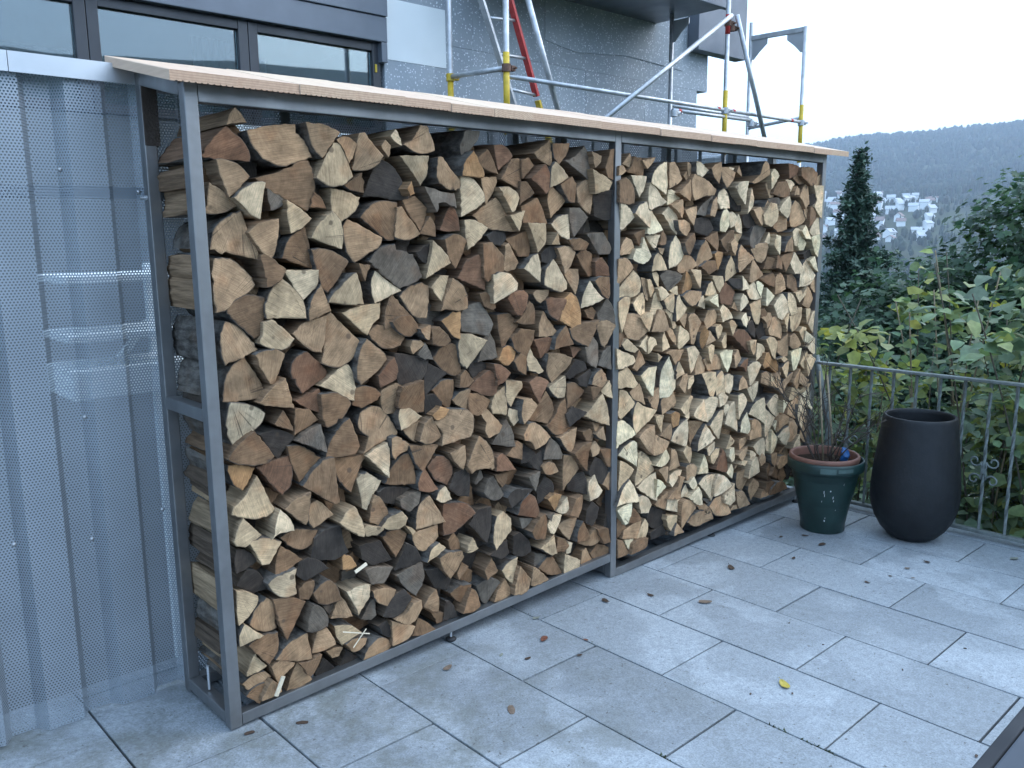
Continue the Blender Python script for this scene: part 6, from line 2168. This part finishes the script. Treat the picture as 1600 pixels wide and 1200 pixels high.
bush('shrub', 'shady undergrowth shrub seen through the railing bars', 'shrub', bearing(70, 7.0, GZ),
     [(0, 0, 0.9, 1.0, 1.4, 1.0), (0.2, 0.8, 1.5, 0.7, 0.8, 0.7), (0.1, -0.9, 1.5, 0.7, 0.9, 0.8), (0.0, -1.9, 1.2, 0.8, 0.9, 0.9)], 5200, 0.10, DARK + MIDG[:2], 'maple', 34, 'garden shrubs')
# leafy canes right behind the railing: stems with big pale-backed leaves
def cane_plant(base, n, h, seed, label, spread=0.45, lsize=0.085, leaves=42):
    rs = np.random.default_rng(seed)
    t = thing('cane_plant', label, 'plant', base, 'leafy canes behind the railing')
    base = np.array(base)
    P, Nn, S, T = [], [], [], []
    cols = np.array(CANE)
    for i in range(n):
        p = base + np.array([rs.normal() * spread * .5, rs.normal() * spread, 0])
        hh = h * rs.uniform(0.62, 1.05)
        lean = rs.normal(size=2) * 0.12
        pts, rad = [], []
        m_ = 9
        for k in range(m_ + 1):
            u = k / m_
            pts.append(p + np.array([lean[0] * hh * u * u + 0.02 * math.sin(5 * u + i), lean[1] * hh * u * u + .02 * math.cos(4 * u + i), hh * u]))
            rad.append(0.0085 * (1 - 0.6 * u))
        MB().path(pts, rad, 6).build('stem', M['stem'], t, True)
        tc = cols[rs.integers(0, len(cols))]
        for k in range(leaves):
            u = rs.uniform(0.25, 1.0) if k > 4 else rs.uniform(0.85, 1.0)
            a = rs.uniform(0, 6.283)
            c = pts[min(m_, int(u * m_))] * 1.0
            L = rs.uniform(0.05, 0.24)
            dv = np.array([math.cos(a), math.sin(a), rs.uniform(-.2, .35)])
            q0 = c + dv * L
            for w in range(3):
                P.append(q0 + rs.normal(size=3) * 0.04); Nn.append(np.array([0, 0, 1.0]) + dv * rs.uniform(.2, .9) + rs.normal(size=3) * .35)
                S.append(lsize * rs.uniform(.65, 1.35)); T.append((tc * .5 + cols[rs.integers(0, len(cols))] * .5) * rs.uniform(.7, 1.25))
    for i in range(3):
        p = base + np.array([rs.normal() * .15, rs.normal() * spread * .8, 0])
        hh = h * rs.uniform(0.86, 1.0); ln = rs.normal(size=2) * .07
        pts = [p + np.array([ln[0] * hh * u * u, ln[1] * hh * u * u + .015 * math.sin(6 * u + i), hh * u]) for u in np.linspace(0, 1, 8)]
        MB().path(pts, [0.009 * (1 - .55 * u) for u in np.linspace(0, 1, 8)], 6).build('stem', M['cane'], t, True)
        for k in range(9):
            P.append(pts[7] * 1.0 + rs.normal(size=3) * .05 - np.array([0, 0, rs.uniform(0, .35)])); Nn.append(rs.normal(size=3) * .6 + [0, 0, .7]); S.append(lsize * rs.uniform(.6, 1.1)); T.append(cols[rs.integers(0, len(cols))] * rs.uniform(.8, 1.3))
    link('foliage', leaf_mesh('foliage', np.array(P), np.array(Nn), np.array(S) * 1.15, np.array(T), 'leaf', rs), M['leaf'], t)
cz_ = -1.3
for i, (x, y, n, h, ls) in enumerate(((4.55, -0.15, 8, 2.1, .085), (4.75, -0.75, 10, 2.35, .09), (4.6, -1.3, 11, 2.55, .09), (4.9, -1.75, 10, 2.75, .095), (4.45, -0.95, 8, 1.9, .085), (4.4, -1.75, 8, 2.2, .09), (5.3, -0.35, 9, 2.45, .09), (5.4, -1.2, 9, 2.75, .095), (4.4, -2.3, 9, 2.5, .09))):
    words = ['nearest the wood stack', 'right behind the black planter', 'right of the black planter', 'at the far right edge', 'lowest of all behind the black planter', 'close to the bars on the right', 'farther back behind the twig pot', 'tall and farther back on the right', 'just past the right edge'][i]
    cane_plant((x, y, cz_), n, h + 0.32, 60 + i, 'leafy green and yellow canes behind the railing, ' + words, 0.4, ls * 0.95)
# raised bed below the railing
bed = MB()
bed.box(3.98, 6.2, -4.6, 1.6, -2.6, cz_, 0, 0.03)
tag(bed.build('planting_bed', M['soil']), 'raised bed of dark soil below the railing', kind='structure')

# conifer
def conifer(base, H, Rr, seed, label):
    rs = np.random.default_rng(seed)
    t = thing('conifer', label, 'tree', base)
    base = np.array(base)
    MB().path([base, base + [0.02, 0.03, H * .5], base + [0.0, 0.05, H * .98]], [0.14, 0.09, 0.012], 8).build('trunk', M['trunk'], t, True)
    P, Nn, S, T = [], [], [], []
    br = MB()
    cols = np.array([(0.038, 0.086, 0.058), (0.053, 0.110, 0.072), (0.029, 0.067, 0.048), (0.072, 0.132, 0.082)])
    z = 0.06 * H
    while z < H * 0.985:
        u = z / H
        rl_ = Rr * ((1 - u) ** 1.2) * (0.78 + 0.22 * math.sin(z * 7 + 1)) + 0.05
        for k in range(9 if u < .85 else 6):
            a = rs.uniform(0, 6.283)
            L = rl_ * rs.uniform(0.5, 1.15)
            droop = rs.uniform(-.15, .25) + .25 * u
            d = np.array([math.cos(a), math.sin(a), droop])
            p0 = base + np.array([0, 0, z])
            p1 = p0 + d * L + np.array([0, 0, -.12 * L])
            br.path([p0, p0 * .5 + p1 * .5 + [0, 0, .03], p1], [.014, .009, .003], 4, cap=False)
            m_ = max(16, int(L * 240))
            tt = rs.uniform(0.15, 1.0, m_)
            q0 = p0 + (p1 - p0) * tt[:, None] + rs.normal(size=(m_, 3)) * 0.07 * (1.15 - tt[:, None])
            P.append(q0); Nn.append(rs.normal(size=(m_, 3)) * .6 + [0, 0, .8]); S.append(rs.uniform(.05, .12, m_)); T.append(np.repeat(cols[rs.integers(0, 4, 1)], m_, 0) * rs.uniform(.7, 1.3, (m_, 1)))
        z += 0.075 + 0.04 * (1 - u)
    br.build('branches', M['trunk'], t)
    link('crown', leaf_mesh('crown', np.concatenate(P), np.concatenate(Nn), np.concatenate(S), np.concatenate(T), 'spray', rs), M['needle'], t)
conifer(bearing(65.0, 15.0, GZ), 5.5, 2.35, 5, 'slim dark conifer rising against the hill right of the rack')

# grey pole leaning behind the railing
tag(MB().path([(3.98, 0.10, 0.80), (3.98, 0.05, 0.6), (3.98, 0.0, 0.40), (3.99, -0.02, 0.2), (4.0, -0.03, -1.3)], [0.02, 0.02, 0.02, 0.018, 0.018], 10).build('garden_pole', M['railing'], None, True), 'grey metal pole leaning behind the railing next to the rack end', 'pole')
# pale lower terrace wall glimpsed through the leaves
tag(MB().box(8.5, 9.0, -6.0, 1.0, -2.6, -1.35, 0, 0.02).build('garden_wall', M['plaster']), 'low white garden wall glimpsed through leaves behind the railing', 'wall')

# ------------------------------------------------------------------ leaf litter on the slabs
def litter(x, y, size, mat, label, shape=0, seed=0, cat='leaf'):
    q = random.Random(seed)
    n = 12
    a0 = q.uniform(0, 6.28)
    v, f = [], []
    for i in range(n):
        t = 2 * math.pi * i / n
        if shape == 0:   # leaf, pointed and curled
            u = math.cos(t); w = math.sin(t) * 0.52 * (1 - 0.3 * u) * (1 if abs(u) < .95 else .4)
            hgt = 0.10 * abs(math.sin(t)) + 0.16 * (u * u) * q.uniform(.5, 1.2)
        else:            # flat chip of bark
            u = math.cos(t) * (1.0 if i % 3 else 0.85); w = math.sin(t) * 0.42 * q.uniform(.75, 1.15); hgt = 0.02
        v.append((u * size, w * size, hgt * size + 0.003))
    v.append((0, 0, 0.004 + (0.05 * size if shape else 0)))
    f = [(i, (i + 1) % n, n) for i in range(n)]
    if shape == 1:
        b = len(v)
        v += [(p[0] * 1.03, p[1] * 1.03, 0.0005) for p in v[:n]]
        f += [(i, b + i, b + (i + 1) % n, (i + 1) % n) for i in range(n)]
    else:
        v.append((1.25 * size, 0.1 * size, 0.012 * 1 + .003)); v.append((1.25 * size, 0.16 * size, 0.012)); f.append((0, len(v) - 2, len(v) - 1))
    v = [(a * .85, b_ * .85, c * .85) for a, b_, c in v]
    ca, sa = math.cos(a0), math.sin(a0)
    vv = [(x + a * ca - b_ * sa, y + a * sa + b_ * ca, fz(x) + c + 0.001) for a, b_, c in v]
    o = MB().add(vv, f).build('bark_chip' if shape else 'fallen_leaf', mat)
    tag(o, label, 'bark chip' if shape else 'leaf', 'leaf litter on the slabs')
LITTER = [
    (1.588, -1.065, 0.036, 'yellow_leaf', 'single yellow leaf on the near slabs', 0),
    (1.204, -0.230, 0.030, 'red_leaf', 'rust red curled leaf in front of the left bay', 0),
    (0.754, -0.520, 0.035, 'tan_leaf', 'flat grey brown bark chip on the slab in front of the left bay', 1),
    (1.046, -0.301, 0.017, 'dead_leaf', 'small dark curled leaf just below the rust red leaf', 0),
    (1.318, -0.072, 0.020, 'grey_leaf', 'pale curled leaf close to the rack in front of the left bay', 0),
    (1.984, -0.463, 0.036, 'tan_leaf', 'long grey brown leaf in front of the right bay', 0),
    (1.668, -0.155, 0.027, 'dead_leaf', 'dark crumpled leaf in front of the middle post', 0),
    (1.865, -0.251, 0.022, 'dead_leaf', 'small dark leaf right of the middle post', 0),
    (2.421, -0.314, 0.034, 'dead_leaf', 'thin dark twig-like leaf in front of the right bay', 0),
    (1.323, -0.347, 0.014, 'red_leaf', 'tiny rust red leaf on a joint, right of the larger red leaf', 0),
    (1.211, -0.418, 0.014, 'dead_leaf', 'tiny dark leaf on the joint below the tiny red leaf', 0),
    (3.124, -0.330, 0.022, 'dead_leaf', 'dark wet leaf left of the green pot foot', 0),
    (3.059, -0.459, 0.032, 'dead_leaf', 'large dark wet leaf in front of the green pot', 0),
    (2.769, -0.457, 0.018, 'dead_leaf', 'small dark leaf a hand in front of the green pot', 0),
    (3.214, -0.935, 0.021, 'dead_leaf', 'dark leaf in front of the black planter', 0),
    (3.056, -0.905, 0.018, 'tan_leaf', 'tan leaf in front of the black planter', 0),
    (2.952, -0.974, 0.012, 'tan_leaf', 'tiny tan leaf in front of the black planter', 0),
    (2.895, -0.889, 0.012, 'dead_leaf', 'tiny dark leaf left of the tan leaves before the black planter', 0),
    (2.736, -0.849, 0.017, 'dead_leaf', 'small dark leaf midway between the two pots', 0),
    (3.590, -1.219, 0.030, 'grey_leaf', 'pale grey leaf at the foot of the railing on the right edge', 0),
    (1.631, -1.692, 0.011, 'dead_leaf', 'dark leaf beside the table corner', 0),
    (1.554, -1.116, 0.008, 'dead_leaf', 'dark speck of leaf near the yellow leaf', 0),
    (3.007, -0.251, 0.017, 'dead_leaf', 'dark leaf scrap between rack and green pot', 0),
    (0.775, -0.152, 0.028, 'tan_leaf', 'small tan curled leaf close to the bottom rail of the left bay', 0),
    (0.039, -0.048, 0.022, 'dead_leaf', 'flat dark bark chip beside the left front post', 1),
    (0.193, -0.110, 0.026, 'dead_leaf', 'narrow dark bark strip near the left front post', 1),
    (0.992, -0.209, 0.016, 'grey_leaf', 'small grey bark flake beside a joint in front of the left bay', 1),
    (2.069, -0.819, 0.007, 'dead_leaf', 'two-tone dark crumb in the middle of the right slabs', 1),
    (1.988, -1.010, 0.007, 'dead_leaf', 'dark crumb on the slab right of centre', 1),
    (2.017, -1.308, 0.007, 'dead_leaf', 'dark crumb on the pale slab near the right edge', 1),
    (1.445, -1.016, 0.008, 'dead_leaf', 'dark crumb left of the yellow leaf', 1),
    (2.371, -1.405, 0.008, 'dead_leaf', 'dark crumb on the slab at the far right', 1),
]
for i, (x, y, s, mt, lb, sh) in enumerate(LITTER):
    litter(x, y, s, M[mt], lb, sh, 100 + i)

# moss and grass in the paving joints
def moss():
    rs = np.random.default_rng(8)
    P, S = [], []
    for i in range(46):
        if i < 4: x, y = ((1.322, -1.19), (1.322, -1.30), (0.918, -1.04), (1.322, -1.36))[i]; n = 60
        else:
            k = rs.integers(-3, 5); x = 1.322 + k * SW; y = rs.uniform(-2.0, 0.2); n = 14
            if x < 0.3 and rs.random() < .2: continue
        for j in range(n):
            xx = x + rs.normal() * .003; yy = y + rs.normal() * (.03 if i >= 4 else .02)
            P.append((xx, yy, fz(xx) - 0.006)); S.append(rs.uniform(.005, .012) * (1.5 if i < 4 else .8))
    P = np.array(P); n = len(P)
    nr = rs.normal(size=(n, 3)); nr[:, 2] *= .3
    me = leaf_mesh('joint_moss', P, nr, np.array(S), np.array([(.06, .08, .03)]) * rs.uniform(.5, 1.5, (n, 1)), 'spray', rs)
    tag(link('joint_moss', me, M['leaf']), 'moss and tiny grass tufts growing in the paving joints', 'moss', kind='stuff')
moss()

# ------------------------------------------------------------------ village across the valley
def village():
    q = random.Random(17)
    k = 0
    places = []
    tries = 0
    while len(places) < 70 and tries < 4000:
        tries += 1
        az = q.uniform(62.3, 69.2)
        r = q.uniform(820, 1200)
        x, y = CAM.x + r * math.sin(R(az)), CAM.y + r * math.cos(R(az))
        if any((x - a) ** 2 + (y - b) ** 2 < 19 ** 2 for a, b in places): continue
        places.append((x, y))
    side = ['white', 'cream white', 'bright white', 'pale']
    for i, (x, y) in enumerate(sorted(places, key=lambda p: math.atan2(p[0] - CAM.x, p[1] - CAM.y))):
        z = ground_h(x, y)
        w, d, h, rh = q.uniform(5.5, 7.5), q.uniform(7, 10), q.uniform(4.2, 6), q.uniform(2.2, 3.2)
        a = q.choice((0.2, 0.35, 1.8, 1.2, 0.9)) + q.uniform(-.2, .2)
        t = thing('village_house', 'tiny far white house with a grey roof in the village across the valley', 'house', (x, y, z), 'far village houses')
        ca, sa = math.cos(a), math.sin(a)
        def T(p): return (x + p[0] * ca - p[1] * sa, y + p[0] * sa + p[1] * ca, z + p[2])
        v = [(-w / 2, -d / 2, -4), (w / 2, -d / 2, -4), (w / 2, d / 2, -4), (-w / 2, d / 2, -4), (-w / 2, -d / 2, h), (w / 2, -d / 2, h), (w / 2, d / 2, h), (-w / 2, d / 2, h), (0, -d / 2, h + rh), (0, d / 2, h + rh)]
        MB().add([T(p) for p in v], [(0, 1, 5, 8, 4), (1, 2, 6, 5), (2, 3, 7, 9, 6), (3, 0, 4, 7)]).build('wall', M['plaster'], t)
        e = 0.7
        rv = []
        for s in (-1, 1):
            for yy in (-d / 2 - e, d / 2 + e):
                rv += [(s * (w / 2 + e), yy, h - e * rh / (w / 2) + .1), (0, yy, h + rh + .1), (s * (w / 2 + e), yy, h - e * rh / (w / 2) + .4), (0, yy, h + rh + .4)]
        rf = []
        for b in (0, 8):
            rf += [(b, b + 1, b + 5, b + 4), (b + 2, b + 6, b + 7, b + 3), (b, b + 2, b + 3, b + 1), (b + 4, b + 5, b + 7, b + 6), (b, b + 4, b + 6, b + 2)]
        MB().add([T(p) for p in rv], rf).build('roof', M[q.choice(('tile', 'tile', 'tile2'))], t)
village()

# woods on the hillside, far beyond counting
def forest():
    rs = np.random.default_rng(77)
    V, F, T = [], [], []
    cols = np.array([(0.020, 0.034, 0.022), (0.026, 0.042, 0.024), (0.034, 0.046, 0.024), (0.045, 0.045, 0.026), (0.018, 0.030, 0.022)])
    n = 0
    def h2(az, r):
        x, y = CAM.x + r * math.sin(R(az)), CAM.y + r * math.cos(R(az))
        return x, y, ground_h(x, y)
    pts = []
    for i in range(10500):
        az = rs.uniform(57, 82); r = rs.uniform(1230, 2330)
        pts.append((az, r))
    for i in range(420):
        pts.append((rs.uniform(57, 82), rs.uniform(2240, 2320)))
    for i in range(1500):
        pts.append((rs.uniform(58, 80), rs.uniform(420, 1230)))
    nv = 0
    for az, r in pts:
        x, y, z = h2(az, r)
        con = rs.random() < 0.55
        H = rs.uniform(9, 15) if r > 1230 else rs.uniform(5, 10)
        rad = H * (0.17 if con else 0.30) * rs.uniform(.8, 1.25)
        k = 6
        a0 = rs.uniform(0, 6)
        col = cols[rs.integers(0, 5)] * rs.uniform(.7, 1.35)
        if con: lev = [(0.12, 1.0), (0.5, 0.72), (1.0, 0.02)]
        else: lev = [(0.1, .55), (0.4, 1.0), (0.75, .85), (1.0, .2)]
        b = nv
        for hz, rr in lev:
            for j in range(k):
                t = a0 + 2 * math.pi * j / k
                jr = rad * rr * rs.uniform(.8, 1.2)
                V.append((x + jr * math.cos(t), y + jr * math.sin(t), z + H * hz + rs.uniform(-.04, .04) * H))
        for L in range(len(lev) - 1):
            for j in range(k):
                j2 = (j + 1) % k
                F.append((b + L * k + j, b + L * k + j2, b + (L + 1) * k + j2, b + (L + 1) * k + j))
        F.append(tuple(b + (len(lev) - 1) * k + j for j in range(k)))
        nv += len(lev) * k
        T += [(*col, 1.0)] * (len(lev) * k)
    me = bpy.data.meshes.new('forest'); me.from_pydata(V, [], F)
    me.attributes.new('tint', 'FLOAT_COLOR', 'POINT').data.foreach_set('color', np.array(T).ravel())
    o = link('forest', me, M['forest'])
    tag(o, 'hazy mixed forest covering the far hillside', 'forest', kind='stuff')
forest()

# ------------------------------------------------------------------ haze in the valley
hz = MB().box(-3600, 3600, -3600, 3600, -120, 330)
k = N('valley haze')
pvn = k.n('VolumePrincipled')
pvn.inputs['Color'].default_value = (0.72, 0.85, 1.0, 1)
pvn.inputs['Density'].default_value = 0.00028
pvn.inputs['Anisotropy'].default_value = 0.2
k.t.links.new(pvn.outputs[0], k.out.inputs['Volume'])
hzo = hz.build('haze', k.mat)
tag(hzo, 'blue evening haze in the valley', kind='stuff')
